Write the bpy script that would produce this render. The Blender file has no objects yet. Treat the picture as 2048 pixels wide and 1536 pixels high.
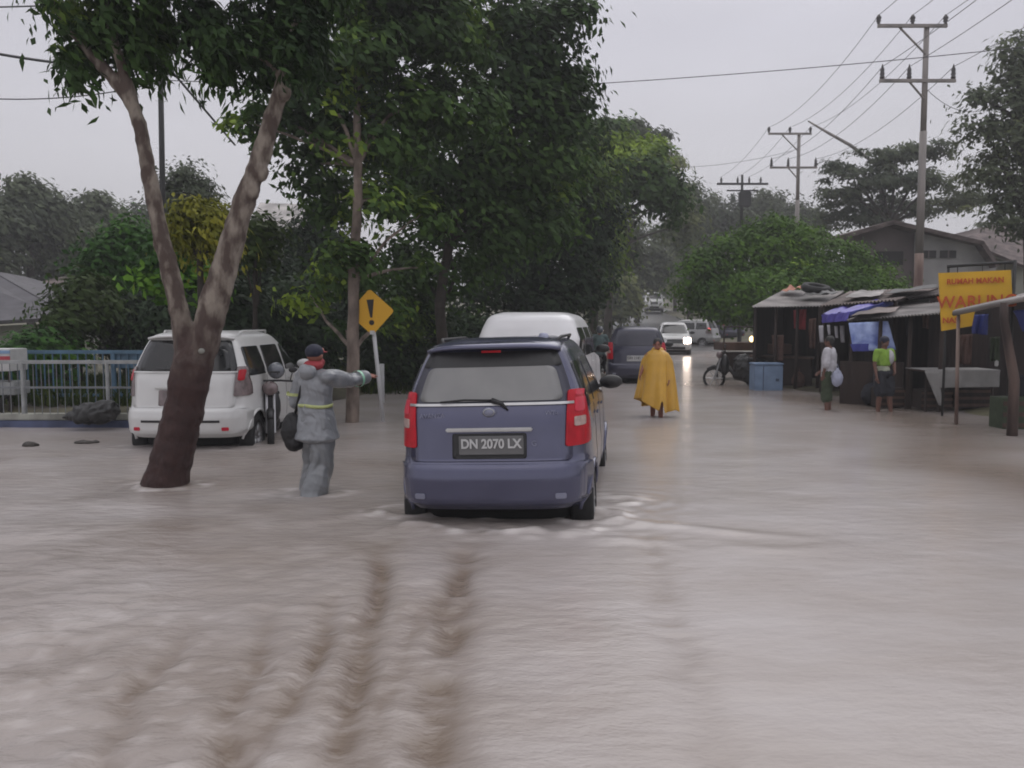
import bpy, bmesh, math, random
import numpy as np
from mathutils import Vector, Matrix

S = bpy.context.scene
COL = S.collection
R = math.radians

# ------------------------------------------------------------------ camera
F = 1750.0                       # focal length in pixels of the 2048 px wide photograph
CAM_Z = 1.63
PITCH = math.atan((768 - 643) / F)
cam_d = bpy.data.cameras.new('camera')
cam_d.sensor_width = 36
cam_d.lens = F / 2048 * 36
cam_d.clip_start = 0.05
cam_d.clip_end = 2000
cam = bpy.data.objects.new('camera', cam_d)
COL.objects.link(cam)
cam.location = (0, 0, CAM_Z)
cam.rotation_euler = (math.pi / 2 - PITCH, 0, 0)
S.camera = cam
cam_d.dof.use_dof = True         # a phone held in the rain: slightly soft everywhere
cam_d.dof.focus_distance = 7.0
cam_d.dof.aperture_fstop = 5.0

# ------------------------------------------------------------------ world
W = bpy.data.worlds.new('World')
S.world = W
W.use_nodes = True
nt = W.node_tree
for n in list(nt.nodes): nt.nodes.remove(n)
out = nt.nodes.new('ShaderNodeOutputWorld')
bg = nt.nodes.new('ShaderNodeBackground')
sky = nt.nodes.new('ShaderNodeTexSky')
sky.sky_type = 'NISHITA'; sky.sun_disc = False
SUN_EL, SUN_ROT = R(55), R(200)
sky.sun_elevation = SUN_EL; sky.sun_rotation = SUN_ROT
sky.air_density = 2.0; sky.dust_density = 5.0
tc = nt.nodes.new('ShaderNodeTexCoord')
sep = nt.nodes.new('ShaderNodeSeparateXYZ')
nt.links.new(tc.outputs['Generated'], sep.inputs[0])
ramp = nt.nodes.new('ShaderNodeValToRGB')         # overcast: the cloud deck is brightest overhead
nt.links.new(sep.outputs['Z'], ramp.inputs[0])
e = ramp.color_ramp.elements
e[0].position = 0.0; e[0].color = (0.66, 0.655, 0.69, 1)
e[1].position = 1.0; e[1].color = (1.0, 0.99, 1.05, 1)
for p, c in ((0.10, (0.66, 0.65, 0.69)), (0.30, (0.585, 0.575, 0.64)), (0.5, (0.72, 0.71, 0.77))):
    k = e.new(p); k.color = (*c, 1)
mp = nt.nodes.new('ShaderNodeMapping'); mp.inputs['Scale'].default_value = (1, 1, 3)
nz = nt.nodes.new('ShaderNodeTexNoise'); nz.inputs['Scale'].default_value = 2.2
nz.inputs['Detail'].default_value = 4
nt.links.new(tc.outputs['Generated'], mp.inputs[0]); nt.links.new(mp.outputs[0], nz.inputs[0])
mr = nt.nodes.new('ShaderNodeMapRange')
mr.inputs[1].default_value = 0.3; mr.inputs[2].default_value = 0.7
mr.inputs[3].default_value = 11.2; mr.inputs[4].default_value = 13.2
nt.links.new(nz.outputs[0], mr.inputs[0])
mul = nt.nodes.new('ShaderNodeVectorMath'); mul.operation = 'SCALE'
nt.links.new(ramp.outputs[0], mul.inputs[0]); nt.links.new(mr.outputs[0], mul.inputs['Scale'])
mx = nt.nodes.new('ShaderNodeMix'); mx.data_type = 'RGBA'
mx.inputs[0].default_value = 0.94
nt.links.new(sky.outputs[0], mx.inputs[6]); nt.links.new(mul.outputs[0], mx.inputs[7])
nt.links.new(mx.outputs[2], bg.inputs[0])
bg.inputs[1].default_value = 0.1
nt.links.new(bg.outputs[0], out.inputs[0])

sd = bpy.data.lights.new('sun', 'SUN')
sd.energy = 1.1; sd.angle = R(60); sd.color = (1, 0.97, 0.93)
sun = bpy.data.objects.new('sun', sd); COL.objects.link(sun)
sun.rotation_euler = (math.pi / 2 - SUN_EL, 0, math.pi - SUN_ROT + math.pi)
S.view_settings.view_transform = 'Standard'
S.view_settings.look = 'None'
S.view_settings.exposure = 0
S.view_settings.gamma = 1
S.cycles.filter_width = 1.8
S.cycles.max_bounces = 6
S.cycles.diffuse_bounces = 3
S.cycles.volume_bounces = 0
S.cycles.transparent_max_bounces = 8

# ------------------------------------------------------------------ helpers
cp, sp_ = math.cos(PITCH), math.sin(PITCH)
def P(px, py, Y):
    """world point on the sight line through photograph pixel px,py at distance Y"""
    u, v = (px - 1024) / F, (768 - py) / F
    d = Vector((u, cp + v * sp_, -sp_ + v * cp))
    t = Y / d.y
    return Vector((d.x * t, Y, CAM_Z + d.z * t))
def PW(px, py, z=0.0):
    u, v = (px - 1024) / F, (768 - py) / F
    d = Vector((u, cp + v * sp_, -sp_ + v * cp))
    t = (z - CAM_Z) / d.z
    return Vector((d.x * t, d.y * t, z))

def tag(o, label=None, cat=None, group=None, kind=None):
    if label: o['label'] = label
    if cat: o['category'] = cat
    if group: o['group'] = group
    if kind: o['kind'] = kind
    return o
def empty(name, loc=(0, 0, 0), rz=0, label=None, cat=None, group=None):
    o = bpy.data.objects.new(name, None); COL.objects.link(o)
    o.empty_display_size = 0.2
    o.location = loc; o.rotation_euler = (0, 0, rz)
    return tag(o, label, cat, group)
def mesh(name, verts, faces, m=None, parent=None, smooth=False):
    me = bpy.data.meshes.new(name)
    me.from_pydata([tuple(v) for v in verts], [], [tuple(f) for f in faces])
    if smooth: me.polygons.foreach_set('use_smooth', [True] * len(me.polygons))
    me.update()
    o = bpy.data.objects.new(name, me); COL.objects.link(o)
    if m: me.materials.append(m)
    if parent: o.parent = parent
    return o

class MB:
    """collects simple shapes into one mesh"""
    def __init__(s): s.v = []; s.f = []
    def add(s, v, f):
        b = len(s.v); s.v += [tuple(x) for x in v]; s.f += [tuple(i + b for i in q) for q in f]; return s
    def box(s, c, d, rot=None, taper=1.0):
        x, y, z = d[0] / 2, d[1] / 2, d[2] / 2
        v = []
        for k in (-1, 1):
            t = taper if k > 0 else 1
            v += [Vector((-x * t, -y * t, k * z)), Vector((x * t, -y * t, k * z)), Vector((x * t, y * t, k * z)), Vector((-x * t, y * t, k * z))]
        if rot is not None: v = [rot @ q for q in v]
        c = Vector(c)
        s.add([q + c for q in v], [(3, 2, 1, 0), (4, 5, 6, 7), (0, 1, 5, 4), (1, 2, 6, 5), (2, 3, 7, 6), (3, 0, 4, 7)])
        return s
    def tube(s, pts, rad, n=8, cap=True):
        pts = [Vector(p) for p in pts]
        if not hasattr(rad, '__len__'): rad = [rad] * len(pts)
        rings = []; up = Vector((0, 0, 1)); prev = None
        for i, p in enumerate(pts):
            d = (pts[min(i + 1, len(pts) - 1)] - pts[max(i - 1, 0)]).normalized()
            if prev is None:
                a = d.cross(up)
                if a.length < 0.01: a = d.cross(Vector((1, 0, 0)))
            else: a = prev - d * prev.dot(d)
            a.normalize(); prev = a; b = d.cross(a)
            rings.append([p + (a * math.cos(2 * math.pi * k / n) + b * math.sin(2 * math.pi * k / n)) * rad[i] for k in range(n)])
        v = [q for r_ in rings for q in r_]; f = []
        for i in range(len(pts) - 1):
            for k in range(n):
                f.append((i * n + k, i * n + (k + 1) % n, (i + 1) * n + (k + 1) % n, (i + 1) * n + k))
        if cap:
            f.append(tuple(reversed(range(n)))); f.append(tuple((len(pts) - 1) * n + k for k in range(n)))
        return s.add(v, f)
    def ball(s, c, r, n=10, m=7, rot=None):
        if not hasattr(r, '__len__'): r = (r, r, r)
        c = Vector(c); v = []; f = []
        for j in range(1, m):
            th = math.pi * j / m
            for k in range(n):
                ph = 2 * math.pi * k / n
                q = Vector((r[0] * math.sin(th) * math.cos(ph), r[1] * math.sin(th) * math.sin(ph), r[2] * math.cos(th)))
                v.append((rot @ q if rot is not None else q) + c)
        for j in range(m - 2):
            for k in range(n):
                f.append((j * n + k, (j + 1) * n + k, (j + 1) * n + (k + 1) % n, j * n + (k + 1) % n))
        t = Vector((0, 0, r[2]))
        v.append((rot @ t if rot is not None else t) + c); v.append((rot @ -t if rot is not None else -t) + c)
        a = (m - 1) * n
        for k in range(n):
            f.append((a, k, (k + 1) % n)); f.append((a + 1, (m - 2) * n + (k + 1) % n, (m - 2) * n + k))
        return s.add(v, f)
    def lathe(s, c, prof, axis='z', n=20):
        c = Vector(c); v = []; f = []
        for (r, h) in prof:
            for k in range(n):
                a = 2 * math.pi * k / n; x, y = r * math.cos(a), r * math.sin(a)
                v.append(c + (Vector((x, y, h)) if axis == 'z' else Vector((h, x, y)) if axis == 'x' else Vector((y, h, x))))
        for i in range(len(prof) - 1):
            for k in range(n):
                f.append((i * n + k, i * n + (k + 1) % n, (i + 1) * n + (k + 1) % n, (i + 1) * n + k))
        return s.add(v, f)
    def quad(s, a, b, c, d): return s.add([a, b, c, d], [(0, 1, 2, 3)])
    def slab(s, a, b, c, d, t=0.03):
        """a thin plate with thickness t through four corners"""
        a, b, c, d = map(Vector, (a, b, c, d)); n = (b - a).cross(d - a).normalized() * t
        return s.add([a, b, c, d, a - n, b - n, c - n, d - n], [(0, 1, 2, 3), (7, 6, 5, 4), (0, 4, 5, 1), (1, 5, 6, 2), (2, 6, 7, 3), (3, 7, 4, 0)])
    def build(s, name, m, parent=None, smooth=False, bevel=0):
        o = mesh(name, s.v, s.f, m, parent, smooth)
        bm = bmesh.new(); bm.from_mesh(o.data)
        bmesh.ops.recalc_face_normals(bm, faces=bm.faces[:])
        if bevel: bmesh.ops.bevel(bm, geom=bm.edges[:], offset=bevel, segments=2, affect='EDGES', clamp_overlap=True)
        bm.to_mesh(o.data); bm.free()
        return o

def mat(name, col, rough=0.6, metal=0.0, var=0.15, scale=6.0, bump=0.0, bscale=None, col2=None, emit=None, coat=0.0, stretch=None, spec=0.5, detail=5):
    m = bpy.data.materials.new(name); m.use_nodes = True
    t = m.node_tree; b = t.nodes['Principled BSDF']
    b.inputs['Roughness'].default_value = rough; b.inputs['Metallic'].default_value = metal
    b.inputs['Specular IOR Level'].default_value = spec
    if coat: b.inputs['Coat Weight'].default_value = coat; b.inputs['Coat Roughness'].default_value = 0.08
    c = t.nodes.new('ShaderNodeTexCoord'); mpn = t.nodes.new('ShaderNodeMapping')
    if stretch: mpn.inputs['Scale'].default_value = stretch
    t.links.new(c.outputs['Object'], mpn.inputs[0])
    n = t.nodes.new('ShaderNodeTexNoise'); n.inputs['Scale'].default_value = scale; n.inputs['Detail'].default_value = detail
    t.links.new(mpn.outputs[0], n.inputs[0])
    r = t.nodes.new('ShaderNodeValToRGB'); t.links.new(n.outputs[0], r.inputs[0])
    lo = tuple(x * (1 - var) for x in col); hi = tuple(min(1, x * (1 + var)) for x in (col2 or col))
    r.color_ramp.elements[0].position = 0.33; r.color_ramp.elements[0].color = (*lo, 1)
    r.color_ramp.elements[1].position = 0.67; r.color_ramp.elements[1].color = (*hi, 1)
    t.links.new(r.outputs[0], b.inputs['Base Color'])
    if bump:
        n2 = t.nodes.new('ShaderNodeTexNoise'); n2.inputs['Scale'].default_value = bscale or scale * 4; n2.inputs['Detail'].default_value = 6
        t.links.new(mpn.outputs[0], n2.inputs[0])
        bp = t.nodes.new('ShaderNodeBump'); bp.inputs['Strength'].default_value = bump; bp.inputs['Distance'].default_value = 0.02
        t.links.new(n2.outputs[0], bp.inputs['Height']); t.links.new(bp.outputs[0], b.inputs['Normal'])
    if emit:
        b.inputs['Emission Color'].default_value = (*emit[0], 1); b.inputs['Emission Strength'].default_value = emit[1]
    return m

def leafmat(name, dark, mid, light, trans=0.25):
    m = bpy.data.materials.new(name); m.use_nodes = True
    t = m.node_tree; b = t.nodes['Principled BSDF']
    b.inputs['Roughness'].default_value = 0.55; b.inputs['Specular IOR Level'].default_value = 0.12
    a = t.nodes.new('ShaderNodeAttribute'); a.attribute_name = 'tone'
    r = t.nodes.new('ShaderNodeValToRGB'); t.links.new(a.outputs['Fac'], r.inputs[0])
    r.color_ramp.elements[0].color = (*dark, 1); r.color_ramp.elements[1].color = (*light, 1)
    k = r.color_ramp.elements.new(0.6); k.color = (*mid, 1)
    t.links.new(r.outputs[0], b.inputs['Base Color'])
    tr = t.nodes.new('ShaderNodeBsdfTranslucent'); t.links.new(r.outputs[0], tr.inputs[0])
    ms = t.nodes.new('ShaderNodeMixShader'); ms.inputs[0].default_value = trans
    t.links.new(b.outputs[0], ms.inputs[1]); t.links.new(tr.outputs[0], ms.inputs[2])
    t.links.new(ms.outputs[0], t.nodes['Material Output'].inputs[0])
    return m

def hash2(ix, iy, seed):
    v = np.sin(ix * 127.1 + iy * 311.7 + seed * 74.7) * 43758.5453
    return v - np.floor(v)
def vnoise(x, y, seed=0):
    ix, iy = np.floor(x), np.floor(y); fx, fy = x - ix, y - iy
    fx = fx * fx * (3 - 2 * fx); fy = fy * fy * (3 - 2 * fy)
    a, b = hash2(ix, iy, seed), hash2(ix + 1, iy, seed)
    c, d = hash2(ix, iy + 1, seed), hash2(ix + 1, iy + 1, seed)
    return (a + (b - a) * fx) * (1 - fy) + (c + (d - c) * fx) * fy - 0.5
def fbm(x, y, seed=0, o=4):
    r = 0; a = 1.0
    for k in range(o): r = r + a * vnoise(x * 2 ** k, y * 2 ** k, seed + k * 13); a *= 0.5
    return r
def sstep(a, b, x):
    t = np.clip((x - a) / (b - a), 0, 1); return t * t * (3 - 2 * t)

# ------------------------------------------------------------------ materials
M = {}
M['bark_wet'] = mat('bark_wet', (0.030, 0.016, 0.014), 0.7, var=0.35, scale=5, bump=0.9, bscale=22, col2=(0.06, 0.030, 0.024), stretch=(1, 1, 0.35))
M['bark_grey'] = mat('bark_grey', (0.075, 0.045, 0.035), 0.85, var=0.3, scale=7, bump=0.7, bscale=25, col2=(0.20, 0.165, 0.13), stretch=(1, 1, 0.45))
M['bark_pale'] = mat('bark_pale', (0.10, 0.075, 0.06), 0.85, var=0.3, scale=6, bump=0.5, col2=(0.19, 0.15, 0.125), stretch=(1, 1, 0.4))
M['bark_dark'] = mat('bark_dark', (0.035, 0.028, 0.022), 0.9, var=0.3, scale=6, bump=0.5)
M['leaf_near'] = leafmat('leaf_near', (0.018, 0.038, 0.014), (0.048, 0.095, 0.022), (0.14, 0.21, 0.035))
M['leaf_dark'] = leafmat('leaf_dark', (0.024, 0.048, 0.018), (0.066, 0.125, 0.028), (0.24, 0.34, 0.04))
M['leaf_black'] = leafmat('leaf_black', (0.014, 0.026, 0.015), (0.034, 0.060, 0.024), (0.11, 0.18, 0.035))
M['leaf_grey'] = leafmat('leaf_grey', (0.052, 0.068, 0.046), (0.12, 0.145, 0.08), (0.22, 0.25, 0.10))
M['leaf_mid'] = leafmat('leaf_mid', (0.02, 0.06, 0.012), (0.045, 0.13, 0.014), (0.11, 0.23, 0.02))
M['leaf_olive'] = leafmat('leaf_olive', (0.022, 0.040, 0.010), (0.042, 0.07, 0.014), (0.09, 0.12, 0.02))
M['leaf_yellow'] = leafmat('leaf_yellow', (0.07, 0.09, 0.012), (0.16, 0.165, 0.018), (0.27, 0.26, 0.03))
M['leaf_bright'] = leafmat('leaf_bright', (0.030, 0.075, 0.008), (0.085, 0.175, 0.012), (0.20, 0.32, 0.02))
M['paint_blue'] = mat('paint_blue', (0.075, 0.078, 0.135), 0.22, 0.45, 0.06, 3, coat=0.6, bump=0.02, bscale=250)
M['paint_navy'] = mat('paint_navy', (0.035, 0.035, 0.062), 0.3, 0.3, 0.06, 3, coat=0.5)
M['paint_white'] = mat('paint_white', (0.60, 0.60, 0.59), 0.3, 0.0, 0.04, 3, coat=0.4)
M['paint_silver'] = mat('paint_silver', (0.33, 0.33, 0.33), 0.3, 0.4, 0.05, 3, coat=0.4)
M['paint_vanwhite'] = mat('paint_vanwhite', (0.72, 0.72, 0.73), 0.3, 0.0, 0.03, 3, coat=0.4)
M['black_plastic'] = mat('black_plastic', (0.012, 0.012, 0.013), 0.45, var=0.2, scale=20)
M['underbody'] = mat('underbody', (0.004, 0.004, 0.004), 0.9, var=0.2)
M['rubber'] = mat('rubber', (0.012, 0.012, 0.012), 0.8, var=0.2, scale=30, bump=0.2)
M['rim'] = mat('rim', (0.45, 0.45, 0.46), 0.35, 0.7, 0.1)
M['chrome'] = mat('chrome', (0.55, 0.55, 0.55), 0.3, 0.6, 0.05)
M['badge_grey'] = mat('badge_grey', (0.24, 0.25, 0.33), 0.4, 0.5, 0.05)
M['glass_grey'] = mat('glass_grey', (0.20, 0.20, 0.20), 0.35, var=0.07, scale=3, col2=(0.215, 0.215, 0.21))
M['glass_dark'] = mat('glass_dark', (0.014, 0.015, 0.016), 0.12, var=0.2, scale=4)
M['glass_frame'] = mat('glass_frame', (0.035, 0.036, 0.055), 0.3, var=0.1)
M['lens_red'] = mat('lens_red', (0.40, 0.002, 0.012), 0.3, var=0.15, scale=12, coat=0.1, spec=0.25)
M['lens_redpink'] = mat('lens_redpink', (0.50, 0.02, 0.045), 0.3, var=0.15, scale=12, coat=0.1, spec=0.3)
M['lens_clear'] = mat('lens_clear', (0.42, 0.30, 0.27), 0.25, var=0.2, scale=18, coat=0.5)
M['lens_smoke'] = mat('lens_smoke', (0.16, 0.12, 0.12), 0.25, var=0.3, scale=14, coat=0.5)
M['lens_off'] = mat('lens_off', (0.5, 0.5, 0.5), 0.15, var=0.1, coat=0.5)
M['lamp_on'] = mat('lamp_on', (1, 0.9, 0.85), 0.3, emit=((1, 0.80, 0.66), 26))
M['lamp_red_on'] = mat('lamp_red_on', (0.9, 0.1, 0.1), 0.3, emit=((1, 0.16, 0.16), 0.8))
M['lamp_yellow_on'] = mat('lamp_yellow_on', (1, 0.7, 0.2), 0.3, emit=((1, 0.72, 0.3), 5))
M['plate_black'] = mat('plate_black', (0.13, 0.13, 0.132), 0.5, var=0.1)
M['plate_white'] = mat('plate_white', (0.5, 0.5, 0.5), 0.5, var=0.08)
M['rain_grey'] = mat('rain_grey', (0.20, 0.21, 0.225), 0.30, var=0.07, scale=3, bump=0.12, bscale=14, coat=0.3)
M['rain_grey_dark'] = mat('rain_grey_dark', (0.165, 0.175, 0.185), 0.32, var=0.10, scale=3, bump=0.12, bscale=14, coat=0.3)
M['hivis'] = mat('hivis', (0.42, 0.46, 0.19), 0.5, var=0.12, scale=30)
M['reflect_green'] = mat('reflect_green', (0.30, 0.60, 0.42), 0.4, var=0.1)
M['poncho'] = mat('poncho', (0.54, 0.30, 0.032), 0.42, var=0.10, scale=3, bump=0.15, bscale=7, coat=0.15)
M['skin'] = mat('skin', (0.23, 0.085, 0.055), 0.55, var=0.1, scale=14)
M['skin_dark'] = mat('skin_dark', (0.13, 0.06, 0.042), 0.55, var=0.1, scale=14)
M['hair'] = mat('hair', (0.008, 0.007, 0.007), 0.6, var=0.2, scale=60, bump=0.3)
M['red_cloth'] = mat('red_cloth', (0.26, 0.022, 0.03), 0.7, var=0.2, scale=12)
M['pink_cloth'] = mat('pink_cloth', (0.38, 0.13, 0.14), 0.7, var=0.2, scale=12)
M['cap_navy'] = mat('cap_navy', (0.01, 0.013, 0.03), 0.7, var=0.2)
M['bag_black'] = mat('bag_black', (0.008, 0.008, 0.009), 0.6, var=0.3, bump=0.2)
M['cloth_white'] = mat('cloth_white', (0.42, 0.41, 0.44), 0.8, var=0.12, scale=12, bump=0.2, bscale=20)
M['cloth_lime'] = mat('cloth_lime', (0.20, 0.34, 0.045), 0.8, var=0.12, scale=10)
M['cloth_palegreen'] = mat('cloth_palegreen', (0.30, 0.32, 0.24), 0.8, var=0.3, scale=9)
M['cloth_green'] = mat('cloth_green', (0.035, 0.05, 0.026), 0.8, var=0.2, scale=12)
M['cloth_dark'] = mat('cloth_dark', (0.014, 0.015, 0.022), 0.8, var=0.25, scale=12)
M['cloth_brown'] = mat('cloth_brown', (0.09, 0.05, 0.04), 0.9, var=0.25, scale=8, bump=0.3)
M['cloth_teal'] = mat('cloth_teal', (0.10, 0.15, 0.15), 0.7, var=0.2, scale=8)
M['bag_blue'] = mat('bag_blue', (0.30, 0.32, 0.42), 0.35, var=0.2, scale=8, bump=0.3)
M['sign_yellow'] = mat('sign_yellow', (0.62, 0.33, 0.010), 0.5, var=0.06, scale=3)
M['banner_yellow'] = mat('banner_yellow', (0.62, 0.36, 0.015), 0.6, var=0.10, scale=2.5, bump=0.15, bscale=3)
M['letter_red'] = mat('letter_red', (0.45, 0.075, 0.012), 0.6, var=0.2, scale=9)
M['letter_black'] = mat('letter_black', (0.015, 0.012, 0.010), 0.6, var=0.2)
M['post_white'] = mat('post_white', (0.45, 0.45, 0.46), 0.5, var=0.15, scale=4, stretch=(1, 1, 0.3))
M['steel_pole'] = mat('steel_pole', (0.19, 0.18, 0.17), 0.6, 0.3, 0.2, 3, col2=(0.26, 0.235, 0.22), stretch=(1, 1, 0.15))
M['rust_pole'] = mat('rust_pole', (0.15, 0.085, 0.07), 0.8, 0.1, 0.4, 2, col2=(0.26, 0.20, 0.17), stretch=(1, 1, 0.25))
M['pole_black'] = mat('pole_black', (0.02, 0.02, 0.02), 0.7, var=0.3, scale=3)
M['insulator'] = mat('insulator', (0.05, 0.045, 0.045), 0.3, var=0.2)
M['wire'] = mat('wire', (0.05, 0.05, 0.055), 0.6, var=0.1)
M['tin'] = mat('tin', (0.13, 0.12, 0.115), 0.55, 0.25, 0.35, 1.7, col2=(0.27, 0.25, 0.24), stretch=(1, 0.4, 1))
M['tin_rust'] = mat('tin_rust', (0.09, 0.065, 0.055), 0.7, 0.1, 0.35, 1.5, col2=(0.17, 0.14, 0.13), stretch=(1, 0.4, 1))
M['wood_dark'] = mat('wood_dark', (0.028, 0.018, 0.015), 0.85, var=0.35, scale=4, bump=0.4, stretch=(1, 1, 0.2))
M['wood_brown'] = mat('wood_brown', (0.075, 0.045, 0.035), 0.85, var=0.35, scale=4, bump=0.4, stretch=(1, 1, 0.2))
M['wood_post'] = mat('wood_post', (0.035, 0.022, 0.02), 0.8, var=0.3, scale=4, bump=0.5, col2=(0.09, 0.06, 0.05), stretch=(1, 1, 0.2))
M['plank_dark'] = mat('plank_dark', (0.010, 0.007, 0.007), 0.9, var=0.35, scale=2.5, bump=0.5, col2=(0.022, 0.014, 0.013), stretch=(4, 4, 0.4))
M['tarp_blue'] = mat('tarp_blue', (0.085, 0.07, 0.34), 0.45, var=0.25, scale=2.5, bump=0.3, bscale=5)
M['tarp_deep'] = mat('tarp_deep', (0.02, 0.035, 0.20), 0.5, var=0.25, scale=3, bump=0.3, bscale=5)
M['tarp_orange'] = mat('tarp_orange', (0.30, 0.085, 0.035), 0.6, var=0.25, scale=4)
M['banner_blue'] = mat('banner_blue', (0.12, 0.18, 0.55), 0.6, var=0.2, scale=3.5, col2=(0.42, 0.52, 0.80), detail=3)
M['banner_royal'] = mat('banner_royal', (0.05, 0.06, 0.30), 0.6, var=0.2, scale=3)
M['box_blue'] = mat('box_blue', (0.19, 0.27, 0.40), 0.5, var=0.12, scale=4)
M['box_line'] = mat('box_line', (0.07, 0.10, 0.16), 0.6, var=0.12)
M['table_cloth'] = mat('table_cloth', (0.24, 0.235, 0.23), 0.8, var=0.12, scale=4, bump=0.2, bscale=8)
M['wall_white'] = mat('wall_white', (0.30, 0.295, 0.30), 0.9, var=0.18, scale=0.8, col2=(0.34, 0.33, 0.33), bump=0.1)
M['wall_pink'] = mat('wall_pink', (0.17, 0.14, 0.145), 0.9, var=0.2, scale=0.9, bump=0.1)
M['wall_cream'] = mat('wall_cream', (0.33, 0.33, 0.28), 0.9, var=0.15, scale=1.5)
M['roof_brown'] = mat('roof_brown', (0.075, 0.055, 0.052), 0.8, var=0.3, scale=2, col2=(0.125, 0.095, 0.09), bump=0.3, stretch=(1, 1, 3))
M['roof_grey'] = mat('roof_grey', (0.085, 0.082, 0.09), 0.8, var=0.2, scale=2, bump=0.3, stretch=(1, 1, 3))
M['dark_gap'] = mat('dark_gap', (0.02, 0.02, 0.02), 0.6, var=0.2)
M['rail_blue'] = mat('rail_blue', (0.07, 0.14, 0.21), 0.5, var=0.25, scale=5)
M['rail_white'] = mat('rail_white', (0.27, 0.28, 0.28), 0.6, var=0.2, scale=6)
M['rail_grey'] = mat('rail_grey', (0.16, 0.17, 0.18), 0.6, var=0.2, scale=6)
M['kerb_white'] = mat('kerb_white', (0.26, 0.26, 0.23), 0.9, var=0.35, scale=3, bump=0.3)
M['kerb_blue'] = mat('kerb_blue', (0.07, 0.085, 0.15), 0.9, var=0.35, scale=3, bump=0.3)
M['brick_low'] = mat('brick_low', (0.10, 0.06, 0.045), 0.9, var=0.3, scale=6, bump=0.4)
M['stripe_red'] = mat('stripe_red', (0.35, 0.04, 0.06), 0.5, var=0.1)
M['stripe_blue'] = mat('stripe_blue', (0.2, 0.3, 0.45), 0.5, var=0.1)
M['debris'] = mat('debris', (0.04, 0.035, 0.03), 0.8, var=0.3, bump=0.4)
M['tarp_black'] = mat('tarp_black', (0.022, 0.022, 0.022), 0.5, var=0.3, bump=0.4, scale=5)
M['helmet_grey'] = mat('helmet_grey', (0.11, 0.12, 0.14), 0.2, var=0.1, coat=0.6)
M['helmet_red'] = mat('helmet_red', (0.42, 0.10, 0.06), 0.25, var=0.1, coat=0.6)

# ------------------------------------------------------------------ terrain
XL = ([-20, 12.8, 13.6, 16, 20, 28, 40, 60, 93, 160], [-40, -40, -5.0, -4.0, -3.0, 0.6, 3.6, 6.4, 10.2, 18])
XR = ([-20, 8, 10.2, 11.5, 13, 16, 20, 22, 25, 30, 47, 60, 93, 160], [6.6, 6.3, 5.75, 6.6, 7.4, 7.7, 6.4, 6.2, 7.5, 9.4, 13.2, 15.5, 18.3, 26])
def base_h(y): return np.where(y > 44, -0.22 + 0.22 * sstep(44, 50, y) + 0.052 * np.clip(y - 48, 0, 100), -0.22)
def ground_h(x, y):
    x = np.asarray(x, float); y = np.asarray(y, float)
    xl = np.interp(y, *XL); xr = np.interp(y, *XR)
    n = fbm(x * 0.9, y * 0.9, 5) * 0.06
    l = sstep(0.9, -1.2, x - xl); r = sstep(-1.0, 1.2, x - xr)
    near = np.where(y < 12.2, 0.30, 1.0)
    b = base_h(y)
    return b + l * (0.42 + 0.02 * np.clip(xl - x, 0, 20)) + r * (0.28 * np.where(y < 12, 0.95, 1.0) + 0.012 * np.clip(x - xr, 0, 25)) + n * (0.3 + l + r)

def grid_mesh(name, xs, ys, hf, m, kind='structure'):
    X, Y = np.meshgrid(xs, ys); Z = hf(X, Y)
    nx, ny = len(xs), len(ys)
    v = np.stack([X, Y, Z], -1).reshape(-1, 3)
    i = (np.arange(ny - 1)[:, None] * nx + np.arange(nx - 1)[None]).reshape(-1)
    f = np.stack([i, i + 1, i + nx + 1, i + nx], -1)
    o = fastmesh(name, v, f, m); o['kind'] = kind
    o.data.polygons.foreach_set('use_smooth', np.ones(len(f), bool))
    return o, X, Y, Z
def fastmesh(name, v, f, m, parent=None):
    me = bpy.data.meshes.new(name); k = f.shape[1]
    me.vertices.add(len(v)); me.vertices.foreach_set('co', np.ascontiguousarray(v, dtype=np.float32).ravel())
    me.loops.add(len(f) * k); me.loops.foreach_set('vertex_index', np.ascontiguousarray(f, dtype=np.int32).ravel())
    me.polygons.add(len(f)); me.polygons.foreach_set('loop_start', np.arange(0, len(f) * k, k, dtype=np.int32))
    me.update(calc_edges=True); me.validate()
    if m: me.materials.append(m)
    o = bpy.data.objects.new(name, me); COL.objects.link(o)
    if parent: o.parent = parent
    return o
def axis(*segs):
    r = []
    for a, b, s in segs: r += list(np.arange(a, b - 1e-6, s))
    r.append(segs[-1][1]); return np.array(r)

M['ground'] = mat('ground', (0.055, 0.045, 0.032), 0.8, var=0.3, scale=0.8, bump=0.6, bscale=6, col2=(0.09, 0.085, 0.045))
gx = axis((-600, -60, 60), (-60, -12, 3), (-12, 16, 0.35), (16, 60, 3), (60, 600, 60))
gy = axis((-60, -6, 9), (-6, 2, 1.0), (2, 30, 0.35), (30, 100, 1.5), (100, 180, 8), (180, 900, 60))
grid_mesh('ground', gx, gy, ground_h, M['ground'])

# road, wet asphalt, running under the flood and up the rise beyond it
M['road'] = mat('road', (0.075, 0.072, 0.072), 0.35, var=0.2, scale=1.5, bump=0.15, bscale=30)
ry = np.arange(-5, 165, 1.5); rv = []; rf = []
def road_x(y): return float(np.interp(y, [-5, 7, 23, 47, 93, 165], [-1.2, 0.5, 3.2, 8.4, 14.2, 23]))
for i, y in enumerate(ry):
    c = road_x(y)
    for dx in np.linspace(-3.3, 3.3, 9):
        rv.append((c + dx, y, float(ground_h(c + dx, y)) + 0.035))
for i in range(len(ry) - 1):
    for k in range(8): rf.append((i * 9 + k, i * 9 + k + 1, (i + 1) * 9 + k + 1, (i + 1) * 9 + k))
tag(mesh('road', rv, rf, M['road'], smooth=True), kind='structure')

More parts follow.
